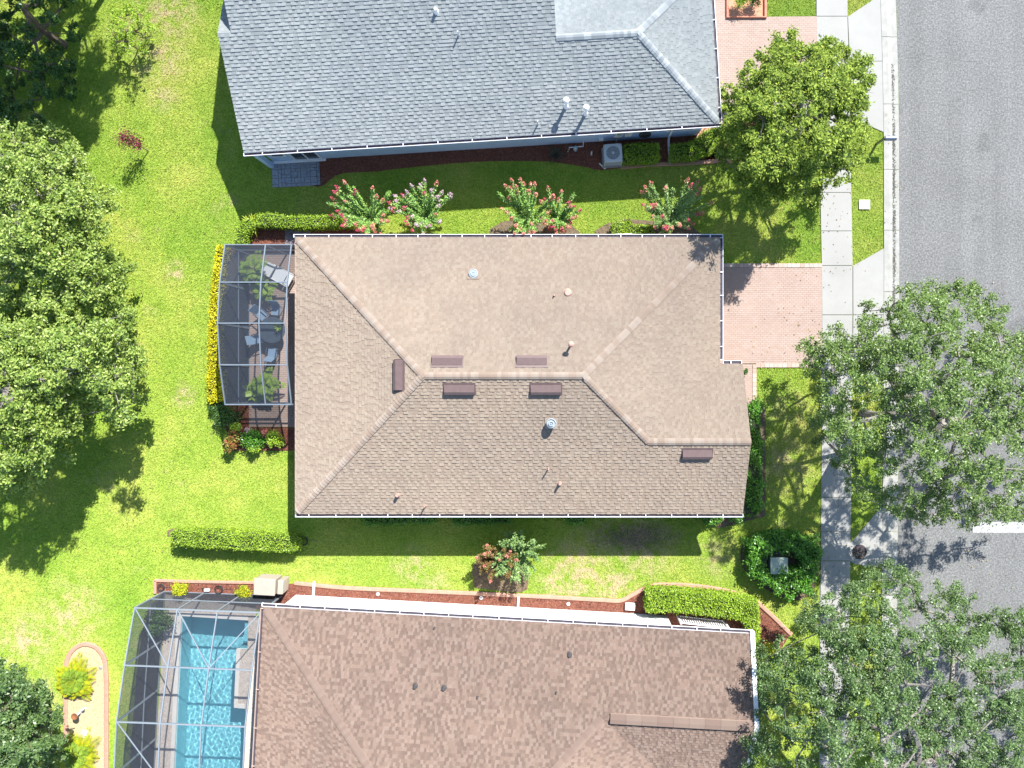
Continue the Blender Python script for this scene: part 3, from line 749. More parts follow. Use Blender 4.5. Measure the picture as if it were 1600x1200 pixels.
# mulch beds
def chips(poly, dens, mat, seed, size=.07, z=.035, name='mulch_chips', parent=None, up=.9):
    r = np.random.default_rng(seed); P = np.array(poly, float); lo, hi = P.min(0), P.max(0); n = int(dens * np.prod((hi - lo) / PXM))
    Q = r.uniform(lo, hi, (n, 2)); Q = Q[inside(Q, P)]; C = WA(Q, 0); C[:, 2] = z + r.random(len(C)) * .025
    o = raw_mesh(name, leaf_quads(C, size, r, up, .4), 4, mat, parent); o['kind'] = 'stuff'; return o
def bed(name, label, poly, px, mat='mulch', cm='chips', dens=260, seed=1, edge=None, z=.03, ex=True):
    t = thing(name, label, 'planting bed', W(*px)); t['kind'] = 'structure'
    MB().prism(pts(poly), -.03, z).build('soil', M[mat], t)
    if cm: chips(poly, dens, M[cm], seed, parent=t, z=z + .01)
    if ex: EX.append(poly)
    if edge: strip('edging', smooth_line(edge[0]) if len(edge[0]) > 2 else edge[0], edge[1], edge[2], M[edge[3]], t)
    return t
bed('mulch_bed', 'long shaded red mulch bed along the pale blue wall', smooth_line([(490, 291), (503, 291), (520, 278), (540, 270.5), (590, 268), (615, 264.5), (740, 253), (840, 252), (877, 255), (915, 261), (940, 266), (1000, 259), (1122, 252)], 4) + [(1150, 240), (1150, 190), (490, 232)], (760, 245), seed=2)
bed('mulch_bed', 'sunny red mulch bed along the white wall of the brown roofed house', [(245, 908.5), (300, 910), (461, 912), (540, 919.5), (640, 924), (747, 928.5), (860, 934), (940, 938.5), (969, 939.5), (987, 931), (1013, 918.5), (1036, 915), (1084, 917), (1136, 925), (1176, 939), (1202, 960), (1234, 991), (1210, 1030), (1150, 1060), (1140, 990), (460, 960), (245, 926)], (700, 935), seed=3)
# edging of the long bed
t = thing('bed_edging', 'faded terracotta edging curving round the bed by the white wall', 'garden edging', W(1000, 930))
strip('edging_run', [(243, 906.5), (300, 908.5), (404, 910)], .15, .10, M['pinkedge'], t)
strip('edging_run', [(243, 906.5), (243, 927)], .15, .10, M['pinkedge'], t)
strip('edging_run', smooth_line([(461, 910.5), (540, 918), (640, 922.5), (747, 927), (860, 932.5), (940, 937), (969, 938), (987, 929.5), (1013, 916.5), (1036, 913), (1084, 915), (1136, 923), (1176, 937), (1202, 958), (1236, 991)], 5), .20, .10, M['pinkedge'], t)
# path and red edging by the front of the grey house
t = thing('garden_edging', 'terracotta edging strip below the hedges beside the air conditioner', 'garden edging', W(1040, 257))
strip('edging_run', smooth_line([(970, 262), (1010, 258), (1060, 256), (1095, 254), (1122, 252)]), .20, .09, M['pinkedge'], t)
bed('gravel_bed', 'salmon gravel bed curving round the corner of the grey house', [(1122, 252), (1098, 251), (1120, 236), (1136, 196), (1180, 196), (1176, 256), (1140, 256)], (1145, 225), 'redgravel', None)
bed('gravel_bed', 'thin terracotta strip between the blue wall and sunlit hedge', [(1082, 223), (1097, 200), (1112, 198), (1094, 226)], (1095, 212), 'redgravel', None, z=.034, ex=False)
# beds north of the tan house
bed('mulch_bed', 'dark mulch bed behind the clipped hedge by the screened patio', [(372, 383), (378, 358), (392, 346), (545, 346), (556, 352), (566, 372), (570, 395), (345, 397)], (450, 365), 'mulch', 'chips', seed=5)
bed('mulch_bed', 'brown mulch round the two middle crape myrtles', [(760, 395), (766, 358), (784, 347), (810, 342), (850, 345), (890, 350), (905, 362), (912, 395)], (835, 362), 'dirt', 'litter', seed=6, dens=120)
bed('mulch_bed', 'brown mulch with hedge and myrtle near the garage corner', [(925, 395), (930, 360), (950, 349), (975, 342), (1030, 346), (1080, 352), (1100, 372), (1105, 395)], (1000, 362), 'dirt', 'litter', seed=7, dens=120)
bed('flower_bed', 'dark red mulch bed with mixed shrubs below the patio', [(345, 630), (392, 630), (392, 668), (470, 668), (470, 704), (362, 704), (356, 680)], (410, 688), 'mulch', 'chips', seed=8)
bed('mulch_bed', 'brown mulch bed along the gable end hedge', [(1140, 636), (1196, 636), (1196, 806), (1120, 826), (1120, 636)], (1175, 720), 'dirt', 'litter', seed=9, dens=60)
bed('mulch_bed', 'round dark mulch bed surrounding the green utility box', smooth_line([(1178, 832), (1160, 850), (1158, 880), (1175, 905), (1205, 925), (1240, 938), (1268, 925), (1280, 890), (1278, 850), (1250, 834), (1210, 828), (1178, 832)], 3)[:-1], (1215, 880), 'dirt', 'chips', seed=10, dens=120)
bed('soil_patch', 'thin strip of bare soil along the top of the lone hedge', [(262, 829), (270, 826), (340, 829), (400, 834), (455, 838), (455, 845), (262, 838)], (360, 834), 'dirt', 'chips', seed=12, dens=60)
bed('mulch_bed', 'brown mulch round the pair of small rusty crape myrtles', smooth_line([(742, 918), (738, 890), (752, 872), (790, 868), (822, 880), (826, 905), (815, 925), (742, 918)], 3)[:-1], (785, 900), 'dirt', 'chips', seed=13, dens=100)

bed('mulch_bed', 'dark painted shade strip along the foot of the golden hedge and patio screen', [(342, 386), (389, 395), (389, 632), (345, 632), (338, 560), (336, 470)], (365, 510), 'shade_strip', 'litter', seed=16, dens=80, z=.02)  # ground coloured dark to paint the screen wall's shade, not a planted bed
bed('mulch_bed', 'dark painted shade strip along the outer foot of the pool cage', [(232, 950), (257, 924), (252.5, 1001), (247, 1077), (243.5, 1153), (236, 1306), (196, 1306), (206, 1153), (213, 1060), (222, 990)], (230, 1080), 'shade_strip', 'litter', seed=17, dens=80, z=.02)  # shade of the pool cage wall painted as a dark strip

# rounded bed with cream shell at the lower left
ring = [(103, 1215), (103, 1060), (106, 1030), (118, 1012), (135, 1006), (152, 1012), (164, 1030), (167, 1060), (167, 1215)]
ringS = [ring[0]] + smooth_line(ring[1:-1], 5) + [ring[-1]]
ringS = ringS + [(160, 1240), (135, 1250), (110, 1240)]
t = thing('shell_bed', 'cream shell bed with rounded pink edging beside the pool cage', 'planting bed', W(135, 1100)); t['kind'] = 'structure'
MB().prism(pts(ringS), -.03, .03).build('gravel', M['sand'], t); EX.append(ringS); chips(ringS, 120, M['sandchips'], 14, .05, .035, 'shell_pieces', t)
strip('edging', ringS, .22, .09, M['pinkedge'], t, True)

# stone patio of the grey house: stones laid in 0.8 m modules, each one an object
t = thing('stone_patio', 'grey stone patio of mixed blocks at the corner of the grey house', 'patio', W(463, 270)); t['kind'] = 'structure'
A, B_, D = W(424.5, 252), W(499.5, 248), W(426.5, 293.5)
ux = (B_ - A); uy = (D - A); Lx, Ly = ux.length, uy.length; ux.normalize(); uy.normalize()
MB().prism([tuple(A)[:2], tuple(B_)[:2], tuple(W(502, 290))[:2], tuple(D)[:2]], -.03, .03).build('sand_bed', M['joint'], t)
mods = [[(0, 0, .66, .66), (.66, 0, .34, .5), (.66, .5, .34, .5), (0, .66, .66, .34)], [(0, 0, .34, .66), (.34, 0, .66, .66), (0, .66, .5, .34), (.5, .66, .5, .34)], [(0, 0, .5, .34), (.5, 0, .5, .34), (0, .34, .66, .66), (.66, .34, .34, .66)]]
rp = random.Random(4)
nx_, ny_ = 5, 3
for i in range(nx_):
    for j in range(ny_):
        for (a, b, w_, h_) in rp.choice(mods):
            x0, x1 = (i + a) / nx_ * Lx, (i + a + w_) / nx_ * Lx; y0, y1 = (j + b) / ny_ * Ly, (j + b + h_) / ny_ * Ly; g = .012
            q = [A + ux * (x0 + g) + uy * (y0 + g), A + ux * (x1 - g) + uy * (y0 + g), A + ux * (x1 - g) + uy * (y1 - g), A + ux * (x0 + g) + uy * (y1 - g)]
            MB().prism([tuple(v)[:2] for v in q], 0, .06 + rp.uniform(-.004, .004)).build('paving_stone', M['slate'], t)
EX.append([(423, 240), (502, 240), (503, 291), (425, 295)])

# tan house patio (inside the cage) and its step out
t = thing('patio_floor', 'pink paver patio floor under the dark screen cage', 'patio', W(420, 510)); t['kind'] = 'structure'
P = [(389.5, 397), (500, 397), (500, 667), (389.5, 667)]
MB().prism(pts(P), -.03, .03).build('sand_bed', M['joint'], t)
pave('paver', P, .11, .22, .05, M['paver'], parent=t, seed=6, gap=.01)
EX.append([(340, 396), (500, 396), (500, 668), (389, 668), (389, 632), (345, 632)])
t = thing('stepping_pad', 'small grey purple paver pad behind the clipped hedge', 'paving pad', W(462, 368)); t['kind'] = 'structure'
pave('paver', [(446, 358), (486, 358), (486, 388), (446, 388)], .15, .3, .06, M['greypaver'], parent=t, seed=7)

# bare soil patches in the shade behind the tan house
rt = np.random.default_rng(15); Pt = np.column_stack([rt.normal(990, 34, 2600), rt.normal(840, 12, 2600)]); Pt = Pt[(Pt[:, 1] > 816) & (Pt[:, 1] < 866)]; Ct = WA(Pt, 0); Ct[:, 2] = .05 + rt.random(len(Ct)) * .03
M['thatch'] = islands('dead_brown_thatch', [(.20, .165, .11), (.14, .115, .08), (.28, .24, .17)], .9)
tag(raw_mesh('dead_thatch', leaf_quads(Ct, .10, rt, 1.0, .22), 4, M['thatch']), kind='stuff')

# ================================================================== THE HOUSES
PITCH = 5 / 12.0
class House:
    """local plan frame: u along the long side, v up the photo; origin at a ground point"""
    def __init__(s, name, label, O, th, ze):
        s.O = Vector((O[0], O[1], 0)); s.th = th; s.ze = ze; s.planes = []
        s.root = thing(name, label, 'house', s.O, th); s.Rm = Matrix.Rotation(th, 3, 'Z')
    def w(s, u, v, z=0): return s.O + s.Rm @ Vector((u, v, 0)) + Vector((0, 0, z))
    def height(s, u, v):
        best = None
        for pieces, p0, inn, lift in s.planes:
            for pc in pieces:
                if inside(np.array([[u, v]]), pc)[0]:
                    z = s.ze + PITCH * ((u - p0[0]) * inn[0] + (v - p0[1]) * inn[1]); best = (z, inn)
        return best
    def from_photo(s, px, py):
        z = s.ze + 1
        for _ in range(12):
            p = s.Rm.transposed() @ (W(px, py, z) - Vector((s.O.x, s.O.y, 0))); h = s.height(p.x, p.y)
            if h is None: break
            z = h[0]
        return s.w(p.x, p.y, z), h

def roof(h, planes, shkey, ex=.152, seed=1, fascia='fascia_w', tk=(.018, .034), tw=(.14, .34)):
    r = random.Random(seed); h.planes = planes; s = PITCH; L_ = math.hypot(1, s)
    deck = MB()
    mb = MB(); mi = []; hi = True
    for pieces, p0, inn, _ in planes:
        e = (inn[1], -inn[0])
        zf = lambda u, v: h.ze + s * ((u - p0[0]) * inn[0] + (v - p0[1]) * inn[1])
        for pc in pieces:
            zt = [zf(u, v) for u, v in pc]
            deck.prism([tuple(h.w(u, v))[:2] for u, v in pc], [z - .17 for z in zt], zt)
        nrm = Vector((-s * inn[0], -s * inn[1], 1)).normalized()
        allp = [((u - p0[0]) * e[0] + (v - p0[1]) * e[1], ((u - p0[0]) * inn[0] + (v - p0[1]) * inn[1]) * L_) for pc in pieces for u, v in pc]
        a0, a1 = min(a for a, b in allp), max(a for a, b in allp); b0, b1 = min(b for a, b in allp), max(b for a, b in allp)
        H = []
        for pc in pieces:
            q = [((u - p0[0]) * e[0] + (v - p0[1]) * e[1], ((u - p0[0]) * inn[0] + (v - p0[1]) * inn[1]) * L_) for u, v in pc]
            ar = sum(q[i - 1][0] * q[i][1] - q[i][0] * q[i - 1][1] for i in range(len(q))); sg = 1 if ar > 0 else -1
            H.append([((q[(i + 1) % len(q)][0] - q[i][0], q[(i + 1) % len(q)][1] - q[i][1]), q[i], sg) for i in range(len(q))])
        row = 0; b = b0 - .03
        while b < b1:
            a = a0 - r.uniform(0, .3)
            while a < a1:
                hi = (not hi) if r.random() < .85 else hi
                w_ = r.uniform(*tw); t = (tk[1] if hi else tk[0]) + r.uniform(-.003, .003)
                rc = [(a, b), (a + w_, b), (a + w_, b + ex), (a, b + ex)]
                for hf in H:
                    pl = clip(rc, hf)
                    if len(pl) < 3: continue
                    top, bot = [], []
                    for (x, y) in pl:
                        y2 = y / L_; u = p0[0] + e[0] * x + inn[0] * y2; v = p0[1] + e[1] * x + inn[1] * y2; z = h.ze + s * y2
                        lift = .004 + t * (1 - .85 * (y - b) / ex); P = h.w(u, v, z) 
                        top.append(P + (h.Rm @ nrm) * lift); bot.append(P)
                    k = len(pl); base = len(mb.v); mb.v += [tuple(p) for p in top] + [tuple(p) for p in bot]
                    fl = 1 if sum(pl[i - 1][0] * pl[i][1] - pl[i][0] * pl[i - 1][1] for i in range(k)) > 0 else -1
                    hand = e[0] * inn[1] - e[1] * inn[0]
                    idx = list(range(k)); 
                    if fl * hand < 0: idx = idx[::-1]
                    mb.f.append(tuple(base + i for i in idx))
                    for i in range(k):
                        j = (i + 1) % k
                        ya, yb = pl[i][1], pl[j][1]
                        if abs(ya - (b + ex)) < 1e-6 and abs(yb - (b + ex)) < 1e-6: continue
                        mb.f.append((base + i, base + j, base + k + j, base + k + i))
                    mi += [0 if hi else 1] * (len(mb.f) - len(mi))
                a += w_
            b += ex
    ro = deck.build('roof', M[fascia], h.root)
    o = mb.build('shingle', SH[shkey], ro); o['kind'] = 'stuff'; o.data.materials.append(SHD[shkey]); o.data.polygons.foreach_set('material_index', mi)
    return ro
def caps(h, ro, lines, mat, limit=300, ex=.16, w=.31, lift=.028, tk=.030, seed=1):
    """overlapping ridge and hip shingles; lines: (uv a, uv b, drop per lateral metre)"""
    r = random.Random(seed); count = 0; rest = MB()
    inv = wm(ro).inverted()
    for a, b, drop in lines:
        A = h.w(a[0], a[1], a[2]); B = h.w(b[0], b[1], b[2]); d = (B - A); Ls = d.length; d.normalize()
        s_ = d.cross(Vector((0, 0, 1))).normalized(); n_ = s_.cross(d).normalized()
        R = Matrix((d, s_, n_)).transposed()          # local x along, y side, z up
        l = ex * 1.7; hw = w / 2; dz = hw * drop
        V = [(0, -hw, -dz + .01 + tk), (0, -.05, tk + .012), (0, .05, tk + .012), (0, hw, -dz + .01 + tk), (l, -hw, -dz + .008), (l, -.05, .012), (l, .05, .012), (l, hw, -dz + .008),
             (0, -hw, -dz - .01), (0, -.05, -.01), (0, .05, -.01), (0, hw, -dz - .01), (l, -hw, -dz - .01), (l, hw, -dz - .01)]
        F = [(0, 1, 5, 4)[::-1], (1, 2, 6, 5)[::-1], (2, 3, 7, 6)[::-1], (0, 8, 9, 1)[::-1], (1, 9, 10, 2)[::-1], (2, 10, 11, 3)[::-1], (0, 4, 12, 8)[::-1], (3, 11, 13, 7)[::-1]]
        me = bpy.data.meshes.new('ridge_cap'); me.from_pydata(V, [], F); me.materials.append(CAPM[mat]) ; me.update()
        for i in range(int(Ls / ex)):
            p = A + d * (i * ex) + Vector((0, 0, lift)); jm = Matrix.Rotation(r.uniform(-.02, .02), 4, 'Z')
            X = Matrix.Translation(p) @ R.to_4x4() @ jm
            if count < limit:
                o = bpy.data.objects.new('ridge_cap', me); COL.objects.link(o); o.parent = ro; o.matrix_basis = inv @ X; count += 1
            else: rest.add([X @ Vector(v) for v in V], F)
    if rest.v:
        o = rest.build('ridge_cap', CAPM[mat], ro); o['kind'] = 'stuff'
def gutter(h, a, b, out, step=1.04, off=0.0, mat='gutter'):
    """U channel hung on the eave from local point a to b; out = outward local direction"""
    A = Vector((*a, 0)); B = Vector((*b, 0)); o_ = Vector((*out, 0)).normalized(); zt = h.ze - .015
    d = (B - A).normalized(); Ls = (B - A).length
    prof = [(.004, 0), (.004, -.125), (.10, -.125), (.135, -.06), (.135, 0), (.155, 0), (.155, -.07), (.11, -.145), (-.002, -.145)]
    inner = [(.012, -.06), (.128, -.06)]
    V = []
    for P in (A, B): V += [tuple(h.w(*((P + o_ * x)[:2]), zt + z)) for x, z in prof]
    n = len(prof); F = [(i, (i + 1) % n, n + (i + 1) % n, n + i) for i in range(n)]
    F += [tuple(range(n)), tuple(range(n, 2 * n))[::-1]]
    g = MB().add(V, F).build('gutter', M[mat], h.root)
    V = []
    for P in (A + d * .03, B - d * .03): V += [tuple(h.w(*((P + o_ * x)[:2]), zt + z)) for x, z in inner]
    MB().add(V, [(0, 1, 3, 2)]).build('gutter_shade_sheet', M['gutter_in'], g)  # added dark sheet stands in for shade within the gutter
    for i in range(int(Ls / step)):
        P = A + d * (step * (i + .55) + random.uniform(-.04, .04)); c = P + o_ * .075
        MB().box(h.w(c.x, c.y, zt + .006), (.035 if abs(d.x) > .5 else .17, .17 if abs(d.x) > .5 else .035, .022), h.Rm.to_4x4()).build('gutter_bracket', M[mat], g)
    for P in (A, B):
        c = P + o_ * .08; MB().box(h.w(c.x, c.y, zt - .07), (.02 if abs(d.x) > .5 else .15, .15 if abs(d.x) > .5 else .02, .145), h.Rm.to_4x4()).build('end_cap', M[mat], g)
    return g
def walls(h, rects, mat, inset=.42):
    mb = MB()
    for (u0, v0, u1, v1) in rects:
        mb.prism([tuple(h.w(u, v))[:2] for u, v in ((u0, v0), (u1, v0), (u1, v1), (u0, v1))], -.05, h.ze - .1)
    return mb.build('wall', M[mat], h.root)

def S_(pl, p0, inn): return (pl, p0, inn, 0)
def slope_mat(h, inn):
    """frame lying on a roof plane: x along the eave, y up the slope"""
    i3 = h.Rm @ Vector((inn[0], inn[1], PITCH)); y = i3.normalized(); n = h.Rm @ Vector((-PITCH * inn[0], -PITCH * inn[1], 1)).normalized(); x = y.cross(n)
    return Matrix((x, y, n)).transposed().to_4x4()

# ---------------- tan house in the middle
ZE = 2.9; cE = (1 - ZE / HC) / PXM
xL, xR, yT, yB = (462 - NX) * cE, (1125 - NX) * cE, (NY - 371) * cE, (NY - 803) * cE
xW, yW = (1160.5 - NX) * cE, (NY - 568.5) * cE
TH = House('tan_roof_house', 'single storey house with tan hipped shingle roof between the grey and brown roofs', (xL, yB), 0, ZE)
LX, LY, WX, WY = xR - xL, yT - yB, xW - xL, yW - yB; hw = LY / 2; gw = WY / 2
pl = [S_([[(0, LY), (LX, LY), (LX - hw, hw), (hw, hw)]], (0, LY), (0, -1)),
      S_([[(0, 0), (0, LY), (hw, hw)]], (0, 0), (1, 0)),
      S_([[(0, 0), (LX - gw, 0), (LX - gw, gw), (LX - hw, hw), (hw, hw)], [(LX - gw, 0), (WX, 0), (WX, gw), (LX - gw, gw)]], (0, 0), (0, 1)),
      S_([[(LX, WY), (LX, LY), (LX - hw, hw), (LX - gw, gw)]], (LX, LY), (-1, 0)),
      S_([[(LX - gw, gw), (WX, gw), (WX, WY), (LX, WY)]], (WX, WY), (0, -1))]
ro = roof(TH, pl, 'tan', seed=11, tk=(.010, .026), tw=(.10, .22))
zr, zg = ZE + hw * PITCH, ZE + gw * PITCH; hd = PITCH / math.sqrt(2)
caps(TH, ro, [((LX - hw, hw, zr), (hw, hw, zr), PITCH), ((0.1, LY - .1, ZE + .04), (hw, hw, zr), hd), ((.1, .1, ZE + .04), (hw, hw, zr), hd),
              ((LX - .1, LY - .1, ZE + .04), (LX - hw, hw, zr), hd), ((LX - gw, gw, zg), (LX - hw, hw, zr), hd), ((WX, gw, zg), (LX - gw, gw, zg), PITCH)], 'tan', seed=3)
ww = walls(TH, [(.42, .42, LX - .42, LY - .42), (LX - 1, .42, WX - .35, WY - .42)], 'stucco_t')
MB().prism([tuple(TH.w(u, v))[:2] for u, v in ((WX - .36, .5), (WX - .36, WY - .5), (WX - .5, WY - .5), (WX - .5, .5))], ZE - .2, [ZE + .04, ZE + .04, ZE + .04, ZE + .04]).build('gable_base', M['stucco_t'], TH.root)
V = [TH.w(WX - .36, .45, ZE - .15), TH.w(WX - .36, WY - .45, ZE - .15), TH.w(WX - .36, gw, zg - .2)]
MB().add(V + [v - Vector((.1, 0, 0)) for v in V], [(0, 1, 2), (5, 4, 3), (0, 2, 5, 3), (1, 4, 5, 2)]).build('gable_wall', M['stucco_t'], TH.root)
gutter(TH, (-.1, LY), (LX + .14, LY), (0, 1), 1.04)
gutter(TH, (-.02, 0), (WX + .02, 0), (0, -1), 1.2)
gutter(TH, (LX, WY + .2), (LX, LY + .0), (1, 0), 1.15)
gutter(TH, (LX + .16, WY), (WX - .05, WY), (0, 1), .7)
MB().box(TH.w(-.02, LY / 2, ZE - .1), (.035, LY - .1, .18)).build('fascia', M['fascia_t'], TH.root)

def box_vent(h, px, py, lw=1.30, dw=.42, along='e'):
    p, hh = h.from_photo(px, py); inn = hh[1]; X = Matrix.Translation(p) @ slope_mat(h, inn)
    # wedge shaped off-ridge vent: low at the uphill side, open slot downhill
    l, d, z0, z1 = lw / 2, dw / 2, .05, .17
    V = [(-l, -d, z1 - .03), (l, -d, z1 - .03), (l, -d * .35, z1), (-l, -d * .35, z1), (l, d, z0), (-l, d, z0), (-l, -d, .0), (l, -d, .0), (l, d, 0), (-l, d, 0)]
    F = [(0, 1, 2, 3), (3, 2, 4, 5), (6, 7, 1, 0)[::1], (6, 0, 3, 5, 9), (7, 8, 4, 2, 1), (9, 5, 4, 8)]
    o = MB().add([X @ Vector(v) for v in V], F).build('roof_vent', M['vent'], h.root)
    MB().add([X @ Vector(v) for v in [(-l - .05, -d - .03, .036), (l + .05, -d - .03, .036), (l + .05, d + .10, .036), (-l - .05, d + .10, .036)]], [(0, 1, 2, 3)]).build('flashing', M['vent'], o)
    return o
for q in ((699, 564), (831, 564), (718, 608), (853, 608), (1089, 709)): box_vent(TH, *q)
box_vent(TH, 623.5, 586)
def round_vent(h, px, py, hgt=.30, R=.2):
    p, hh = h.from_photo(px, py); o = MB().lathe(p, [(R * .62, -.15), (R * .62, hgt * .6), (R, hgt * .62), (R * 1.02, hgt * .8), (R * .86, hgt * .92), (R * .82, hgt * .78), (R * .60, hgt * .78), (R * .56, hgt * .98), (R * .34, hgt * 1.0), (R * .30, hgt * .86), (R * .16, hgt * .86), (R * .12, hgt * 1.02), (.01, hgt * 1.02)], 24).build('round_vent', M['galv'], h.root, smooth=False)
    X = Matrix.Translation(p) @ slope_mat(h, hh[1]); MB().add([X @ Vector(v) for v in [(-.28, -.28, .037), (.28, -.28, .037), (.28, .28, .037), (-.28, .28, .037)]], [(0, 1, 2, 3)]).build('flashing', CAPM['tan'], o)
    return o
M['galv'] = simple('silver_vent_metal', (.27, .31, .33), .55, .2, 12, metal=0)
round_vent(TH, 740, 428, .16, .21); round_vent(TH, 861.5, 661, .36, .22)
def pipe_vent(h, px, py, hgt, R, mat, cap=None, capm=None, n=14):
    p, hh = h.from_photo(px, py); o = MB().tube([p - Vector((0, 0, .15)), p + Vector((0, 0, hgt))], R, n).build('vent_pipe', M[mat], h.root)
    MB().lathe(p, [(R * 2.1, -R * .8), (R * 1.5, .05), (R * 1.15, .12)], 14).build('boot', M[mat], o)
    if cap: MB().lathe(p + Vector((0, 0, hgt - .02)), [(cap * .55, -.10), (cap, -.03), (cap, .03), (cap * .6, .09), (.01, .11)], 18).build('cap', M[capm or mat], o)
    return o
pipe_vent(TH, 892, 539, .68, .05, 'pipe', .13)
pipe_vent(TH, 887, 458, .13, .11, 'pipe')
pipe_vent(TH, 866, 462, .22, .03, 'pipe'); pipe_vent(TH, 857, 732, .38, .03, 'pipe'); pipe_vent(TH, 875, 755, .30, .06, 'pipe')
pipe_vent(TH, 622, 773, .26, .07, 'pipe'); pipe_vent(TH, 665, 790, .38, .03, 'pipe')

# ---------------- brown house at the bottom
O = WA([(412, 948)], ZE)[0]; thb = -math.atan2(42, 763)
BH = House('brown_roof_house', 'white walled house with mottled brown shingle roof beside the blue pool', (O[0], O[1]), thb, ZE)
mL, mD, wL, wD = 19.41, 13.6, 22.62, 7.17; q = wD / 2; h2 = mD / 2
pl = [S_([[(0, 0), (mL - q, 0), (mL - q, -q), (mL - h2, -h2), (h2, -h2)], [(mL - q, 0), (wL, 0), (wL, -q), (mL - q, -q)]], (0, 0), (0, -1)),
      S_([[(0, 0), (0, -mD), (h2, -h2)]], (0, 0), (1, 0)),
      S_([[(0, -mD), (mL, -mD), (mL - h2, -h2), (h2, -h2)]], (0, -mD), (0, 1)),
      S_([[(mL, -wD), (mL, -mD), (mL - h2, -h2), (mL - q, -q)]], (mL, -mD), (-1, 0)),
      S_([[(mL - q, -q), (wL, -q), (wL, -wD), (mL, -wD)]], (wL, -wD), (0, 1))]
ro = roof(BH, pl, 'brown', seed=21, tw=(.08, .19), tk=(.008, .022))
zr, zg = ZE + h2 * PITCH, ZE + q * PITCH
caps(BH, ro, [((.1, -.1, ZE + .04), (h2, -h2, zr), hd), ((mL - q, -q, zg), (mL - h2, -h2, zr), hd), ((mL - h2, -h2, zr), (h2, -h2, zr), PITCH), ((.1, -mD + .1, ZE + .04), (h2, -h2, zr), hd), ((mL - .1, -mD + .1, ZE + .04), (mL - h2, -h2, zr), hd)], 'brown', seed=4, tk=.008, lift=.03, w=.36)
# raised ridge vent along the wing
A, B = BH.w(mL - q + .35, -q, zg), BH.w(wL - .15, -q, zg); d = (B - A).normalized(); s_ = Vector((-d.y, d.x, 0))
nseg = 9
for i in range(nseg):
    a, b = A.lerp(B, i / nseg) , A.lerp(B, (i + 1) / nseg) - d * .006
    V = []
    for P in (a, b):
        for u, z in ((-.22, -.075), (-.22, .03), (0, .11), (.22, .03), (.22, -.075)): V.append(P + s_ * u + Vector((0, 0, z + .0)))
    MB().add(V, [(0, 1, 6, 5), (1, 2, 7, 6), (2, 3, 8, 7), (3, 4, 9, 8), (0, 4, 3, 2, 1), (5, 6, 7, 8, 9)]).build('ridge_vent_section', CAPM['brown'], ro)
walls(BH, [(.45, -mD + .45, mL - .25, -.30), (mL - 1, -wD + .45, wL - .35, -1.0)], 'stucco_w')
V = [BH.w(wL - .37, -.45, ZE - .15), BH.w(wL - .37, -wD + .45, ZE - .15), BH.w(wL - .37, -q, zg - .2)]
MB().add(V + [v - Vector((.1, 0, 0)) for v in V], [(0, 1, 2), (5, 4, 3), (0, 2, 5, 3), (1, 4, 5, 2)]).build('gable_wall', M['stucco_w'], BH.root)
gutter(BH, (-.1, 0), (wL + .1, 0), (0, 1), 1.15)
gutter(BH, (0, -mD), (0, -.1), (-1, 0), 1.75, mat='fascia_t')
A, B = BH.w(wL + .05, .1, ZE), BH.w(wL + .05, -q, zg); C_ = BH.w(wL + .05, -wD, ZE)
mb = MB().bar(A + Vector((0, 0, -.03)), B + Vector((0, 0, -.03)), .2, .16); mb.bar(B + Vector((0, 0, -.03)), C_ + Vector((0, 0, -.03)), .2, .16); mb.build('rake_board', M['white'], BH.root)
gutter(BH, (mL, -mD), (mL, -wD - .1), (1, 0), 1.2)
for px, py, hh_, R in ((649, 1072, .16, .07), (694, 1075, .16, .07), (890, 1023, .14, .07), (869, 1082, .10, .03), (679, 981, .10, .03), (746, 1089, .10, .03)): pipe_vent(BH, px, py, hh_, R, 'lead')
# downspouts on the white wall
def downspout(h, u, v, out, z1, foot, mat='white'):
    p = [h.w(u, v + .16 * out, z1), h.w(u, v - .10 * out - 0, z1 - .25), h.w(u, v - .34 * out, z1 - .5), h.w(u, v - .34 * out, .25), h.w(u, v - .25 * out, .1), h.w(u, v + foot * out, .09)]
    mb = MB()
    for a, b in zip(p[:-1], p[1:]): mb.bar(a, b, .10, .075)
    return mb.build('downspout', M[mat], h.root)
downspout(BH, 11.65, 0, 1, ZE - .12, .25)
downspout(BH, 1.35, 0, 1, ZE - .12, .45)
# white louvred screen beside the wall
t = thing('louvred_fence', 'white slatted fence panel between the long hedge and white wall', 'fence', W(1093, 966), thb)
def fl(a, b, z): 
    p0, p1 = W(1058, 961), W(1130, 969); return p0.lerp(p1, a) + Vector((0, 0, z))
for z in (.12, 1.12): MB().bar(fl(0, 0, z), fl(1, 0, z), .05, .07).build('rail', M['white'], t)
for a in (0, 1): MB().bar(fl(a, 0, 0), fl(a, 0, 1.22), .09, .09).build('post', M['white'], t)
for i in range(19): MB().bar(fl((i + .8) / 20.2, 0, .12), fl((i + .8) / 20.2, 0, 1.12), .055, .02, (0, 1, 0)).build('slat', M['white'], t)
EX.append([(1040, 948), (1170, 955), (1170, 1000), (1040, 990)])
t = thing('valve_box', 'white lidded box lying in mulch left of the long hedge', 'utility box', W(984, 946), thb)
c = W(984, 946); MB().box(c + Vector((0, 0, .10)), (.45, .32, .16), BH.Rm.to_4x4()).build('box', M['white'], t, bevel=.02)
MB().box(c + Vector((0, 0, .195)), (.49, .36, .03), BH.Rm.to_4x4()).build('lid', M['white'], t, bevel=.01)
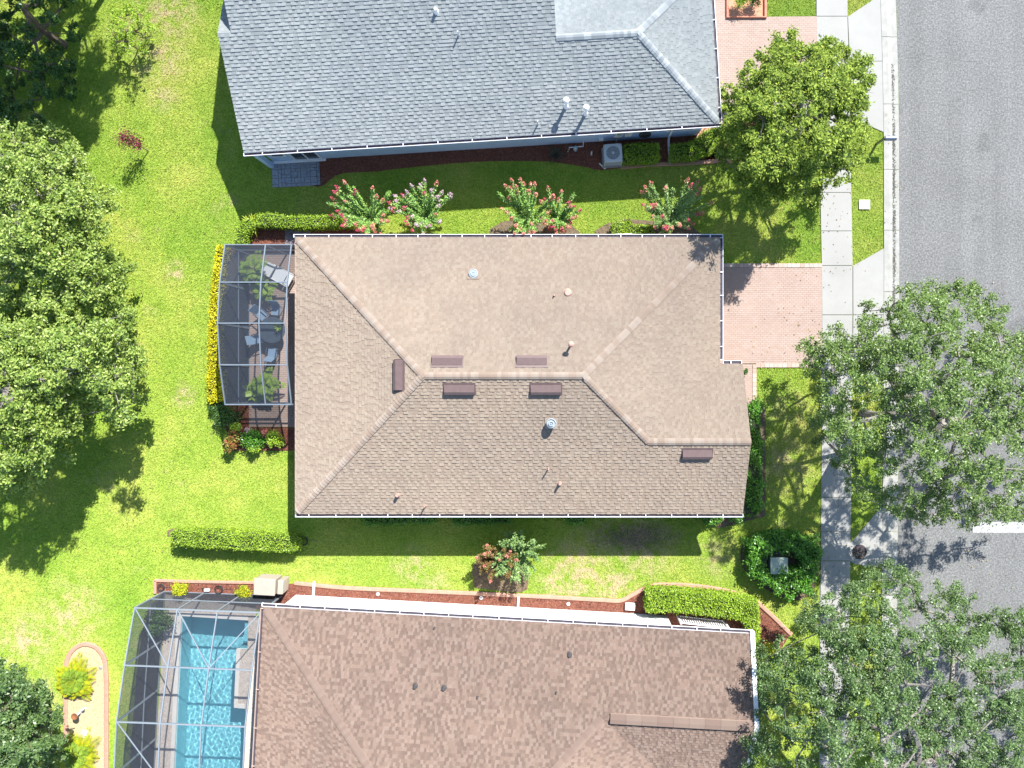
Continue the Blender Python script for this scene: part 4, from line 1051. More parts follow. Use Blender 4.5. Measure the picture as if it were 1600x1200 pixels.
for i, (px, py, lb) in enumerate([(591, 927.5, 'small white ring light in the mulch, nearest the beige cabinet'), (752, 933.5, 'small white ring light in the mulch beside the white downspout'), (888, 943, 'small white ring light in the mulch, nearest the valve box')]):
    t = thing('ground_light', lb, 'garden light', W(px, py), 0, 'ring lights in the long mulch bed')
    MB().torus(W(px, py) + Vector((0, 0, .07)), .07, .02, 16, 6).build('ring', M['white'], t); MB().lathe(W(px, py), [(.055, 0), (.055, .06)], 12).build('lens', M['pipe'], t)

# ---------------- grey house at the top
O = WA([(381, 238.5)], ZE)[0]; E_ = WA([(1123.5, 192.5)], ZE)[0]; d = E_ - O; gL = float(np.hypot(d[0], d[1])); tht = math.atan2(d[1], d[0])
GH = House('grey_roof_house', 'pale blue walled house with light grey shingle roof and stone patio', (O[0], O[1]), tht, ZE)
q = 3.7; um = 14.75; D1 = 15.0; bu = .58; bv = 4.6; zb = ZE + bv * PITCH
pl = [S_([[(0, 0), (bu, 0), (bu, bv), (0, bv)], [(bu, 0), (um, 0), (um, D1 / 2), (bu, D1 / 2)], [(um, 0), (gL, 0), (gL - q, q), (um, q)]], (0, 0), (0, 1)),
      S_([[(um, q), (gL - q, q), (gL, 2 * q), (um, 2 * q)]], (um, 2 * q), (0, -1)),
      S_([[(gL, 0), (gL, 2 * q), (gL - q, q)]], (gL, 0), (-1, 0)),
      S_([[(0, bv), (bu, bv), (bu, bv + 1.9), (0, bv + 1.9)]], (0, 2 * bv), (0, -1)),
      S_([[(bu, D1 / 2), (um, D1 / 2), (um, D1), (bu, D1)]], (0, D1), (0, -1))]
ro = roof(GH, pl, 'grey', seed=31, tk=(.016, .032), tw=(.12, .26))
zr = ZE + q * PITCH; zm = ZE + D1 / 2 * PITCH
caps(GH, ro, [((gL - .1, .1, ZE + .04), (gL - q, q, zr), hd), ((gL - q, q, zr), (um, q, zr), PITCH), ((gL - .1, 2 * q - .1, ZE + .04), (gL - q, q, zr), hd), ((um, D1 / 2, zm), (bu, D1 / 2, zm), PITCH)], 'grey', seed=5)
walls(GH, [(.28, 1.25 - .82, gL - .42, 2 * q - .42), (bu + .5, 1, um - .1, D1 - .45)], 'stucco_b')
# gable wall between the tall and the low roof, and at the far end
for uu in (um - .02, bu + .45):
    V = [GH.w(uu, .5, ZE - .1), GH.w(uu, D1 - .5, ZE - .1), GH.w(uu, D1 / 2, zm - .2)]
    MB().add(V + [v - Vector((.1, 0, 0)) for v in V], [(0, 1, 2), (5, 4, 3), (0, 2, 5, 3), (1, 4, 5, 2)]).build('gable_wall', M['stucco_b'], GH.root)
gutter(GH, (-.02, 0), (gL + .14, 0), (0, -1), 1.62)
gutter(GH, (gL, .0), (gL, 2 * q + .1), (1, 0), 1.35)
pipe_vent(GH, 884.5, 166, .72, .07, 'white', .14)
pipe_vent(GH, 915, 177, .72, .07, 'white', .14)
pipe_vent(GH, 682, 18, .26, .07, 'white'); pipe_vent(GH, 717, 55, .38, .03, 'acgrey'); pipe_vent(GH, 840.5, 194, .42, .03, 'acgrey')
# patio window and sliding door in the south wall, corner post
def on_wall(u0, u1, z0, z1, out=.02, v=.43):
    a = [GH.w(u0, v - out, z0), GH.w(u1, v - out, z0), GH.w(u1, v - out, z1), GH.w(u0, v - out, z1)]; return a
def window(u0, u1, z0, z1, name, mats=('white', 'glass'), mull=0):
    fr = MB()
    for (a, b, c, d_) in ((u0, u1, z0, z0 + .07), (u0, u1, z1 - .07, z1), (u0, u0 + .07, z0 + .07, z1 - .07), (u1 - .07, u1, z0 + .07, z1 - .07)):
        p = on_wall(a, b, c, d_, .05); q_ = on_wall(a, b, c, d_, -.0); fr.add(p + q_, [(0, 1, 2, 3), (4, 5, 1, 0), (5, 6, 2, 1), (6, 7, 3, 2), (7, 4, 0, 3)])
    for k in range(mull):
        um_ = u0 + (u1 - u0) * (k + 1) / (mull + 1); p = on_wall(um_ - .03, um_ + .03, z0 + .07, z1 - .07, .045); q_ = on_wall(um_ - .03, um_ + .03, z0 + .07, z1 - .07, 0); fr.add(p + q_, [(0, 1, 2, 3), (4, 5, 1, 0), (5, 6, 2, 1), (6, 7, 3, 2), (7, 4, 0, 3)])
    f = fr.build(name, M[mats[0]], GH.root); MB().add(on_wall(u0 + .07, u1 - .07, z0 + .07, z1 - .07, .012), [(0, 1, 2, 3)]).build('pane', M[mats[1]], f); return f
window(.5, 1.2, .8, 2.1, 'window'); window(1.4, 2.75, .12, 2.1, 'sliding_door', mull=1)
window(19.9, 21.3, 1.0, 2.3, 'window')
mb = MB().bar(GH.w(.16, .22, 0), GH.w(.16, .22, ZE - .12), .22, .22, (0, 1, 0)); mb.build('corner_post', M['stucco_b'], GH.root)
mb = MB().bar(GH.w(.3, .36, .06), GH.w(2.9, .36, .06), .12, .1); mb.build('sill', M['stucco_w'], GH.root)
p = [GH.w(20.15, -.07, ZE - .13), GH.w(20.15, .2, ZE - .4), GH.w(20.15, .33, ZE - .6), GH.w(20.15, .33, .3), GH.w(20.15, .2, .14), GH.w(20.15, -.95, .10)]
mb = MB()
for a, b in zip(p[:-1], p[1:]): mb.bar(a, b, .10, .08)
mb.build('downspout', M['white'], GH.root)
# meters and hose reel hung on the wall
t = thing('electric_meter', 'grey meter cabinet with glass dial on the pale blue wall', 'meter box', GH.w(17.75, .3, 0), tht)
MB().box(GH.w(17.55, .34, 1.35), (.38, .16, .75), GH.Rm.to_4x4()).build('cabinet', M['acgrey'], t, bevel=.01)
MB().tube([GH.w(17.55, .27, 1.5), GH.w(17.55, .16, 1.5)], .1, 14).build('dial', M['galv'], t)
MB().box(GH.w(18.05, .34, 1.2), (.34, .14, .5), GH.Rm.to_4x4()).build('breaker_box', M['acgrey'], t, bevel=.01)
MB().tube([GH.w(17.55, .36, 1.0), GH.w(17.55, .36, .05)], .03, 8).build('conduit', M['acgrey'], t)
t = thing('hose_reel', 'black coiled garden hose on the pale blue wall', 'hose', GH.w(18.75, .2, 0), tht)
Rr = Matrix.Translation(GH.w(18.85, .26, 1.15)) @ Matrix.Rotation(tht, 4, 'Z') @ Matrix.Rotation(math.pi / 2, 4, 'X')
mb = MB()
for k in range(5): mb.torus((0, 0, (k - 2) * .03), .26 + .02 * (k % 2), .018, 22, 5)
mb.v = [tuple(Rr @ Vector(v)) for v in mb.v]; mb.build('coil', M['black'], t)
MB().box(GH.w(18.85, .3, 1.15), (.16, .14, .16), GH.Rm.to_4x4()).build('bracket', M['black'], t)
t = thing('outlet_box', 'small white box fixed on the shaded blue wall', 'outlet box', GH.w(17.0, .3, 0), tht)
MB().box(GH.w(16.75, .37, .5), (.22, .12, .22), GH.Rm.to_4x4()).build('cover', M['white'], t, bevel=.01)

# ================================================================== SCREEN CAGES
def panel(root, P, mat):
    c = sum(P, Vector()) / len(P); return MB().add(P, [tuple(range(len(P)))]).build('screen_panel', M[mat], root)
def cage(name, label, Wb, Eb, tops, fr, fracs, frm, scr, braces=(), rail=1.25, open_s=False, walls_=('N', 'W', 'S'), tE=None, tw=.05, th_=.10):
    """Wb/Eb: ground points of the west wall / house side at each beam; tops: beam heights"""
    n = len(tops); root = thing(name, label, 'pool enclosure', Wb[0])
    T = lambda i, f: Wb[i].lerp(Eb[i], f) + Vector((0, 0, tops[i]))
    G_ = lambda i, f: Wb[i].lerp(Eb[i], f)
    ff = [0] + fracs + [1]
    for i in range(n): MB().bar(T(i, 0), T(i, 1), tw, th_).build('roof_beam', M[frm], root)
    for f in ff:
        for i in range(n - 1): MB().bar(T(i, f) + Vector((0, 0, .01)), T(i + 1, f) + Vector((0, 0, .01)), tw * .9, th_ * .8).build('purlin', M[frm], root)
    for i in range(n - 1):
        for a, b in zip(ff[:-1], ff[1:]):
            up = Vector((0, 0, .0)); panel(root, [T(i, a), T(i, b), T(i + 1, b), T(i + 1, a)], scr)
    for i in range(n): MB().bar(G_(i, 0), T(i, 0), tw * 1.2, th_, (0, 1, 0)).build('post', M[frm], root)
    for i in range(n - 1):
        for z in (.05, rail): MB().bar(G_(i, 0) + Vector((0, 0, z)), G_(i + 1, 0) + Vector((0, 0, z)), tw * .9, tw).build('wall_rail', M[frm], root)
        panel(root, [G_(i, 0), G_(i + 1, 0), T(i + 1, 0), T(i, 0)], scr)
    for i, nm in ((0, 'N'), (n - 1, 'S')):
        for f in ff[1:]: MB().bar(G_(i, f), T(i, f), tw * 1.2, tw * 1.2, (0, 1, 0)).build('post', M[frm], root)
        for z in (.05, rail): MB().bar(G_(i, 0) + Vector((0, 0, z)), G_(i, 1) + Vector((0, 0, z)), tw * .9, tw).build('wall_rail', M[frm], root)
        for a, b in zip(ff[:-1], ff[1:]): panel(root, [G_(i, a), G_(i, b), T(i, b), T(i, a)], scr)
    for (i, a, j, b) in braces: MB().bar(T(i, a) + Vector((0, 0, -.0)), T(j, b) + Vector((0, 0, -.0)), tw * .8, tw * .8).build('brace', M[frm], root)
    return root
# tan house cage: arched roof between the garden and the eave
xw, xe = -15.68, -12.58
st = [(382.5, 2.6), (441, 3.12), (505, 3.33), (570, 3.12), (632, 2.6)]
ys = [(NY - py) / PXM * (1 - z / HC) for py, z in st]
cg = cage('screen_enclosure', 'dark bronze screened patio enclosure at the west end of the tan house', [Vector((xw, y, 0)) for y in ys], [Vector((xe, y, 0)) for y in ys], [z for _, z in st], None, [.61], 'frame_b', 'screen', rail=1.25)
# big pool cage
Wb = [W(258, 924), W(253, 1001), W(247.5, 1077), W(244, 1153), W(240, 1229), W(236, 1306)]
dv = W(440, 931) - W(258, 924)
Eb = [p + dv for p in Wb]
tp = [2.55, 3.06, 3.38, 3.38, 3.06, 2.55]
cage('pool_enclosure', 'large grey framed screen cage over the blue swimming pool', Wb, Eb, tp, None, [.34, .66], 'frame_w', 'screen2', braces=[(0, 0, 1, .34), (0, .34, 1, .66), (0, 1, 1, .66), (2, 0, 3, .34), (4, 0, 3, .34)], rail=1.25, tw=.05, th_=.09)

# ------------------------------------------------------------------ swimming pool
pool = thing('swimming_pool', 'rectangular blue swimming pool with pale coping under the grey screen cage', 'swimming pool', W(325, 1120))
pw = [(284, 962), (388.5, 969), (387, 1014), (370, 1013.5), (366, 1105), (383.5, 1106), (380, 1300), (268, 1295)]
P2 = pts(pw); n = len(P2); V = [(x, y, -.02) for x, y in P2] + [(x, y, -1.55) for x, y in P2]
MB().add(V, [(i, (i + 1) % n, n + (i + 1) % n, n + i) for i in range(n)] + [tuple(range(n, 2 * n))]).build('basin', M['plaster'], pool)
for k, (x0, x1, y0, y1, z) in enumerate([(379, 388, 973, 984, -.32), (378, 388, 984, 995, -.32), (376, 388, 995, 1008, -.32)]):
    MB().prism(pts([(x0, y0 + .5), (x1 - 1, y0 + .5), (x1 - 1, y1), (x0, y1)]), -1.5, z - .02 * k).build('step', M['plaster'], pool)
# wavy water sheet
gx = np.linspace(min(p[0] for p in P2) - .0, max(p[0] for p in P2), 200); gy = np.linspace(min(p[1] for p in P2), max(p[1] for p in P2), 560)
X, Y = np.meshgrid(gx, gy); Z = np.zeros_like(X); rw = np.random.default_rng(2)
for i in range(40):
    lam = rw.uniform(.12, .38); a = rw.uniform(0, 6.28); k = 2 * math.pi / lam; amp = .0040 * lam * lam
    Z += amp * np.sin(k * (X * math.cos(a) + Y * math.sin(a)) + rw.uniform(0, 6.28) + .8 * np.sin(X * 1.3 + i) + .7 * np.sin(Y * 1.1 + 2 * i))
calm = 1 / (1 + np.exp(-(W(0, 1000).y - Y) * 2.2)); Z = -.10 + Z * (.35 + .65 * calm)
ins = inside(np.column_stack([((X[:-1, :-1] + X[1:, 1:]) / 2).ravel(), ((Y[:-1, :-1] + Y[1:, 1:]) / 2).ravel()]), P2).reshape(X.shape[0] - 1, X.shape[1] - 1)
w_ = X.shape[1]; jj, ii = np.nonzero(ins); idx = jj * w_ + ii
F = np.column_stack([idx, idx + 1, idx + w_ + 1, idx + w_]); Vv = np.column_stack([X.ravel(), Y.ravel(), Z.ravel()])
Mi = np.array(wm(pool).inverted()); Vv = Vv @ Mi[:3, :3].T + Mi[:3, 3]
me = bpy.data.meshes.new('water'); me.from_pydata(Vv.tolist(), [], F.tolist()); me.materials.append(M['water']); me.polygons.foreach_set('use_smooth', [True] * len(me.polygons)); me.update()
wat = bpy.data.objects.new('water', me); COL.objects.link(wat); wat.parent = pool; wat['kind'] = 'stuff'
try:
    wat.is_caustics_caster if hasattr(wat, 'is_caustics_caster') else None
    wat.cycles.is_caustics_caster = True; sun_d.cycles.is_caustics_light = True
    for o in pool.children:
        if o.name.startswith(('basin', 'step')): o.cycles.is_caustics_receiver = True
except Exception as e: print('caustics', e)
# deck laid round it
dk = thing('pool_deck', 'beige pool deck with pale coping strip beside the water', 'pool deck', W(262, 1000)); dk['kind'] = 'structure'
def deckp(poly, mat='deck', z=.03, name='slab'): return MB().prism(pts(poly), -.25, z).build(name, M[mat], dk)
deckp([(259, 926), (400, 931), (400, 962), (396, 963), (284, 955), (258, 953)])
deckp([(258, 953.3), (276, 954.6), (262.5, 1300), (236, 1300)], name='slab')
deckp([(276.5, 954.9), (284, 955.4), (388.5, 962.3), (388.5, 969), (284, 962), (272.2, 1200), (268, 1295), (262.8, 1296)], 'coping', .05, 'coping')
deckp([(388.7, 962.6), (450, 966), (446, 1020), (387, 1014.2)]) 
deckp([(387, 1014.5), (370, 1013.5), (366, 1105), (383.5, 1106.5), (446, 1108), (446, 1020)], 'deck')
deckp([(370, 1013.4), (376, 1013.8), (372, 1105.4), (366, 1105)], 'coping', .05, 'coping')
deckp([(383.7, 1107), (446, 1108.3), (440, 1335), (378, 1335), (380, 1300)])
deckp([(236, 1300.5), (380, 1300.5), (378, 1340), (236, 1340)])
deckp([(372, 1099), (383, 1100), (383.4, 1106.3), (372, 1105.5)], 'coping', .07, 'coping')
EX.append([(243, 924), (450, 930), (446, 1345), (236, 1345)]); EX.append([(243, 906), (300, 907), (460, 911), (460, 930), (243, 926)])
bush('shrub', 'dark broadleaf shrub inside the corner of the pool cage', (262, 962), .55, 1.2, 1800, .10, 'dark', 61)

# ------------------------------------------------------------------ patio furniture
def make_chair(name, label, px, py, rz, mat='sling', group=None, recl=.25):
    t = thing(name, label, 'chair', W(px, py, .05), rz, group); Mt = M['blackgreen']; t.scale = (.9, .9, .95)
    sb = MB().box((0, 0, .42), (.50, .48, .03)); sb.build('seat', M[mat], t, local=True)
    bk = MB().bar((0, -.24, .43), (0, -.24 - recl, .98), .50, .03, (1, 0, 0)) if False else MB().add([(-.25, -.24, .44), (.25, -.24, .44), (.25, -.24 - recl, .98), (-.25, -.24 - recl, .98), (-.25, -.27, .44), (.25, -.27, .44), (.25, -.27 - recl, .98), (-.25, -.27 - recl, .98)], [(0, 1, 2, 3), (7, 6, 5, 4), (0, 4, 5, 1), (1, 5, 6, 2), (2, 6, 7, 3), (3, 7, 4, 0)])
    bk.build('backrest', M[mat], t, local=True)
    for sx in (-1, 1):
        for sy in (-1, 1): MB().bar((sx * .27, sy * .22, 0), (sx * .27, sy * .2, .62 if sy > 0 else .45), .03, .03, (0, 1, 0)).build('leg', Mt, t, local=True)
        MB().bar((sx * .27, .24, .63), (sx * .27, -.32, .66), .05, .025).build('armrest', Mt, t, local=True)
    return t
tb = thing('patio_table', 'round smoked glass patio table between the blue grey chairs', 'table', W(434, 517, .05))
MB().lathe((0, 0, .70), [(.62, 0), (.64, .01), (.64, .03), (.60, .035), (.02, .035)], 36).build('tabletop', M['tableglass'], tb, local=True)
MB().torus((0, 0, .715), .635, .02, 36, 6).build('rim', M['blackgreen'], tb, local=True)
for a in range(4):
    an = a * math.pi / 2 + .4; MB().bar((.4 * math.cos(an), .4 * math.sin(an), 0), (.28 * math.cos(an), .28 * math.sin(an), .7), .035, .035, (0, 1, 0)).build('leg', M['blackgreen'], tb, local=True)
strap_plant('potted_plant', 'small leafy potted plant standing on the glass patio table', (437, 512), 16, .28, .15, 'palm', 70, .05, 'potted plant', z0=.82)
make_chair('patio_chair', 'blue grey sling chair at the upper left side of the glass table', 415, 493, math.radians(-135), group='chairs round the patio table')
make_chair('patio_chair', 'blue grey sling chair directly left of the glass table', 411, 530, math.radians(-75), group='chairs round the patio table')
make_chair('patio_chair', 'blue grey sling chair below the glass table, nearest the palm', 431, 551, math.radians(-8), group='chairs round the patio table')
make_chair('patio_chair', 'blue grey sling chair above the glass table, near the white lounge', 436, 487, math.radians(175), group='chairs round the patio table')
lg = thing('lounge_chair', 'white reclining lounge chair in the upper corner of the screened patio', 'lounge chair', W(438, 430, .05), math.radians(-118))
for y0, y1, z0, z1, nm in ((-.2, .42, .32, .32, 'seat'), (-.85, -.25, .62, .34, 'backrest')):
    MB().add([(-.33, y0, z0), (.33, y0, z0), (.33, y1, z1), (-.33, y1, z1), (-.33, y0, z0 - .04), (.33, y0, z0 - .04), (.33, y1, z1 - .04), (-.33, y1, z1 - .04)], [(0, 1, 2, 3), (7, 6, 5, 4), (0, 4, 5, 1), (1, 5, 6, 2), (2, 6, 7, 3), (3, 7, 4, 0)]).build(nm, M['lounger'], lg, local=True)
MB().box((0, .6, .30), (.6, .28, .03)).build('footrest', M['lounger'], lg, local=True)
for sx in (-1, 1):
    MB().bar((sx * .34, -.4, .33), (sx * .34, .74, .30), .03, .03).build('side_rail', M['white'], lg, local=True)
    for y in (-.35, .6): MB().bar((sx * .34, y, 0), (sx * .34, y, .3), .03, .03, (0, 1, 0)).build('leg', M['white'], lg, local=True)
palm('potted_palm', 'tall feathery palm in the upper half of the dark screened patio', (410, 425), 13, 1.0, .35, 'palm', 71, 1.0, leaf=.05, group=None, z0=.05)
palm('potted_palm', 'wide bushy palm left of the white lounge inside the dark screened patio', (420, 452), 11, .8, .3, 'palm', 72, .6, leaf=.06, z0=.05)
strap_plant('broadleaf_plant', 'big round leaved plant at the lower left of the screened patio', (402, 612), 14, .75, .4, 'palm', 73, .30, 'plant', z0=.05)
palm('potted_palm', 'bright feathery palm at the lower end of the screened patio', (424, 600), 14, .9, .35, 'palm', 74, .7, leaf=.06, z0=.05)

# ------------------------------------------------------------------ air conditioners
def make_ac(label, px, py, rz, group):
    t = thing('air_conditioner', label, 'air conditioner', W(px, py), rz, group); lc = dict(local=True)
    MB().box((0, 0, .05), (1.0, 1.0, .12)).build('pad', M['concrete'], t, **lc)
    MB().box((0, 0, .45), (.80, .80, .66)).build('coil_body', M['acgrille'], t, **lc)
    b = .43
    for sx in (-1, 1):
        for sy in (-1, 1): MB().box((sx * .41, sy * .41, .46), (.06, .06, .72)).build('corner_post', M['acgrey'], t, **lc)
    lou = MB()
    for i in range(9):
        z = .16 + i * .075
        for s_ in (-1, 1): lou.box((0, s_ * .415, z), (.78, .02, .018)); lou.box((s_ * .415, 0, z), (.02, .78, .018))
    lou.build('side_grille', M['acgrey'], t, **lc)
    # top plate: rounded square with a round opening
    V = []; F = []; nn = 48; R = .33
    for k in range(nn):
        a = 2 * math.pi * k / nn; c_, s_ = math.cos(a), math.sin(a); p = 8; rr = .45 / ((abs(c_) ** p + abs(s_) ** p) ** (1 / p))
        V += [(rr * c_, rr * s_, .80), (rr * c_, rr * s_, .845), (rr * .97 * c_, rr * .97 * s_, .86), (R * c_, R * s_, .865), (R * c_, R * s_, .80)]
    for k in range(nn):
        for j in range(4): F.append((k * 5 + j, ((k + 1) % nn) * 5 + j, ((k + 1) % nn) * 5 + j + 1, k * 5 + j + 1))
    MB().add(V, F).build('top_plate', M['acgrey'], t, **lc)
    g = MB()
    for R_ in (.10, .16, .22, .28): g.torus((0, 0, .875), R_, .006, 28, 4)
    for k in range(12):
        a = math.pi * k / 6; g.bar((.06 * math.cos(a), .06 * math.sin(a), .88), (.33 * math.cos(a), .33 * math.sin(a), .872), .008, .008)
    g.build('fan_guard', M['acgrey'], t, **lc); MB().lathe((0, 0, .87), [(.07, 0), (.06, .02), (.01, .025)], 16).build('hub', M['acgrey'], t, **lc)
    for k in range(3):
        a = 2.1 * k + .6; c_, s_ = math.cos(a), math.sin(a); P = [(.05, -.03, .74), (.29, -.13, .72), (.31, .10, .79), (.05, .05, .77)]
        MB().add([(x * c_ - y * s_, x * s_ + y * c_, z) for x, y, z in P] + [(x * c_ - y * s_, x * s_ + y * c_, z - .01) for x, y, z in P], [(0, 1, 2, 3), (7, 6, 5, 4), (0, 4, 5, 1), (1, 5, 6, 2), (2, 6, 7, 3), (3, 7, 4, 0)]).build('fan_blade', M['acblade'], t, **lc)
    return t
make_ac('boxy pale air conditioner with round fan standing by the pale blue wall', 956, 247, math.radians(3.5), None)
make_ac('white air conditioner half hidden under the north eave of the tan house', 974, 384, 0, None)
c = W(941, 262); t = thing('refrigerant_line', 'bent white pipe lying at the foot of the pale air conditioner', 'pipe', c)
MB().tube([c + Vector((-.15, .2, .08)), c + Vector((.12, -.08, .06)), c + Vector((.45, .22, .10)), c + Vector((.35, .45, .30))], .035, 8).build('line', M['white'], t)
EX.append([(940, 232), (973, 232), (973, 266), (940, 266)])
t = thing('backflow_valve', 'pale pipe assembly with a small tank standing in the shaded mulch', 'water valve', W(899, 233))
a = W(889, 234); b = W(911, 232)
MB().tube([a, a + Vector((0, 0, .35)), b + Vector((0, 0, .35)), b + Vector((0, .25, .45))], .025, 8).build('pipework', M['white'], t)
MB().lathe(W(899, 235) + Vector((0, 0, .12)), [(.10, 0), (.11, .15), (.10, .3), (.02, .36)], 14).build('tank', M['acblade'], t)
MB().tube([W(888, 237) + Vector((0, 0, .1)), W(887, 240) + Vector((0, 0, .3))], .02, 6).build('valve_handle', M['white'], t)
t = thing('cleanout_pipe', 'short white pipe stub in the mulch left of the air conditioner', 'pipe', W(924, 240)); MB().tube([W(924, 242), W(924, 240) + Vector((0, 0, .28))], .04, 10).build('stub', M['white'], t)

# mailbox by the kerb
t = thing('mailbox', 'dark mailbox on a post in the verge beside the kerb', 'mailbox', W(1369, 225.5))
b = W(1369, 225.5); top = b + Vector((0, 0, 1.02))
MB().bar(b, top, .09, .09, (0, 1, 0)).build('post', M['blackgreen'], t)
MB().bar(b + Vector((0, 0, .80)), b + Vector((.5, 0, .80)), .08, .07).build('arm', M['blackgreen'], t)
bx = MB(); V = []; F = []; k = 9
for X_ in (.02, .56):
    for i in range(k):
        a = math.pi * i / (k - 1); V.append(tuple(b + Vector((X_, .105 * math.cos(a), .96 + .09 * math.sin(a)))))
    V += [tuple(b + Vector((X_, -.105, .84))), tuple(b + Vector((X_, .105, .84)))]
m_ = k + 2; F = [(i, (i + 1) % m_, m_ + (i + 1) % m_, m_ + i) for i in range(m_)] + [tuple(range(m_))[::-1], tuple(range(m_, 2 * m_))]
bx.add(V, F).build('box', simple('slate_blue_painted_metal', (.12, .15, .22), .35, .1, 4), t)
MB().box(b + Vector((.568, 0, .93)), (.014, .19, .16)).build('door', M['blackgreen'], t)
MB().box(b + Vector((.2, .115, 1.0)), (.14, .012, .05)).build('flag', M['acgrey'], t)

# green utility transformer
t = thing('utility_transformer', 'pale green metal utility box enclosed by the round green hedge', 'utility box', W(1209, 877))
c = W(1209, 877); MB().box(c + Vector((0, 0, .05)), (.95, .95, .12)).build('pad', M['concrete'], t)
MB().box(c + Vector((0, 0, .48)), (.80, .76, .76)).build('cabinet', M['transformer'], t, bevel=.03)
MB().box(c + Vector((0, 0, .88)), (.86, .82, .06)).build('lid', M['transformer'], t, bevel=.02)

# beige equipment cabinet by the pool cage
t = thing('equipment_cabinet', 'beige plastic equipment cabinet at the corner of the pool cage', 'cabinet', W(426, 910), thb)
c = W(428, 909); Rm4 = BH.Rm.to_4x4()
MB().box(c + Vector((-.1, 0, .44)), (1.0, .78, .86), Rm4).build('body', M['beige'], t, bevel=.03)
MB().box(c + BH.Rm @ Vector((-.1, 0, .90)), (1.05, .82, .06), Rm4).build('lid', M['beige'], t, bevel=.02)
MB().box(c + BH.Rm @ Vector((.62, -.02, .40)), (.28, .70, .80), Rm4).build('side_box', M['beige'], t, bevel=.04)
for i, (px, py, R_, lb) in enumerate([(253, 918, .16, 'black hose coil lying in the corner of the long mulch bed'), (343, 921, .19, 'black coiled hose between two lime plants above the pool cage'), (475.5, 845, .20, 'dark coiled hose at the right end of the lone hedge')]):
    c = W(px, py); t = thing('hose_coil', lb, 'hose', c, 0, 'coiled garden hoses'); mb = MB()
    for k in range(4): mb.torus(c + Vector((.03 * math.sin(k * 2), .03 * math.cos(k * 3), .06 + .02 * k)), R_ - .02 * (k % 2), .011, 24, 5)
    mb.build('coil', M['black'], t)
    MB().tube([c + Vector((R_, 0, .06)), c + Vector((R_ + .3, .05, .05)), c + Vector((R_ + .5, -.02, .05))], .011, 5).build('loose_end', M['black'], t)
t = thing('sprinkler_pump', 'small white valve fitting in the mulch above the pool cage', 'valve', W(325, 921))
c = W(325, 921); MB().box(c + Vector((0, 0, .10)), (.28, .14, .12)).build('fitting', M['acgrey'], t, bevel=.02); MB().tube([c + Vector((-.25, .08, .05)), c + Vector((-.16, .04, .14))], .04, 8).build('knob', M['black'], t)

# things in the shell bed
t = thing('bird_bath', 'small rust brown bowl on a pedestal in the shell bed', 'bird bath', W(127, 1112)); c = W(127, 1112)
MB().lathe(c, [(.13, 0), (.06, .06), (.045, .40), (.09, .44), (.14, .46)], 18).build('pedestal', M['rockwhite'], t)
MB().lathe(c + Vector((0, 0, .46)), [(.10, -.02), (.155, .04), (.165, .07), (.14, .065), (.05, .03), (.01, .03)], 22).build('bowl', M['terr_pot'], t)
t = thing('garden_ornament', 'little white bird figure beside the rust brown bowl', 'ornament', W(134, 1106)); c = W(134, 1106)
mb = MB().lathe(c, [(.06, 0), (.05, .05), (.02, .08), (.02, .2)], 10); mb.build('stand', M['rockwhite'], t)
mb = MB().tube([c + Vector((-.11, -.05, .22)), c + Vector((-.05, -.02, .24)), c + Vector((.03, .03, .26)), c + Vector((.07, .06, .32)), c + Vector((.10, .09, .33))], [.012, .05, .06, .03, .01], 10); mb.build('bird', M['rockwhite'], t, smooth=True)
def rock(name, label, px, py, rad, mat, seed, group=None):
    r = np.random.default_rng(seed); c = W(px, py); mb = MB(); prof = [(rad, 0), (rad * 1.05, rad * .3), (rad * .8, rad * .65), (rad * .35, rad * .85)]
    mb.lathe(c, prof, 11); mb.v = [(v[0] + r.normal(0, rad * .13), v[1] + r.normal(0, rad * .13), max(0, v[2] + r.normal(0, rad * .06))) for v in mb.v]
    o = mb.build(name, M[mat], None); tag(o, label, 'rock', group); return o
rock('rock', 'white stone in the shell bed just above the lower yellow palm', 134, 1146, .22, 'rockwhite', 1)
rock('rock', 'small dark stone at the right edge of the shell bed', 158, 1043, .09, 'acgrille', 2)
palm('sago_palm', 'yellow green palm filling the upper end of the shell bed', (125, 1058), 34, 1.25, .35, 'palm_y', 81, .3, leaf=.045, droop=.7)
palm('sago_palm', 'yellow green palm at the lower end of the shell bed by the white stone', (129, 1172), 34, 1.30, .35, 'palm_y', 82, .35, leaf=.045, droop=.7)

# ================================================================== HEDGES AND SHRUBS
hedge('hedge', 'bright golden flowering hedge along the screened patio wall', [(353, 386), (340, 384), (334, 420), (328, 470), (325.5, 520), (325, 570), (323, 612), (326, 628), (345, 626), (347, 600), (343, 560), (340, 510), (343, 450), (347, 410)], .60, 'hedge_y', .09, 700, 91)
hedge('hedge', 'long low clipped hedge standing alone on the lawn above the pool cage', [(266, 832), (300, 830), (458, 840), (462, 860), (452, 862), (330, 856), (266, 851)], 1.0, 'hedge', .07, 900, 92)
hedge('hedge', 'clipped hedge curving round the corner above the screened patio', [(366, 378), (370, 352), (388, 340), (396, 352), (384, 364), (380, 380)], .8, 'hedge', .07, 900, 93)
hedge('hedge', 'straight clipped yellow green hedge running toward the first crape myrtle', [(398, 336), (420, 333), (450, 338), (545, 336), (547, 352), (470, 355), (430, 352), (402, 352)], .8, 'hedge', .07, 900, 94)
strap_plant('spiky_plant', 'yellow green spiky plant at the corner of the clipped hedge', (400, 351), 26, .72, .45, 'grassy', 95, .07, 'plant')
hedge('hedge', 'dark green rectangular hedge right of the pale blue air conditioner', [(976, 225), (1029, 224), (1030, 248), (1024, 251), (975, 253)], .75, 'hedge', .07, 900, 96)
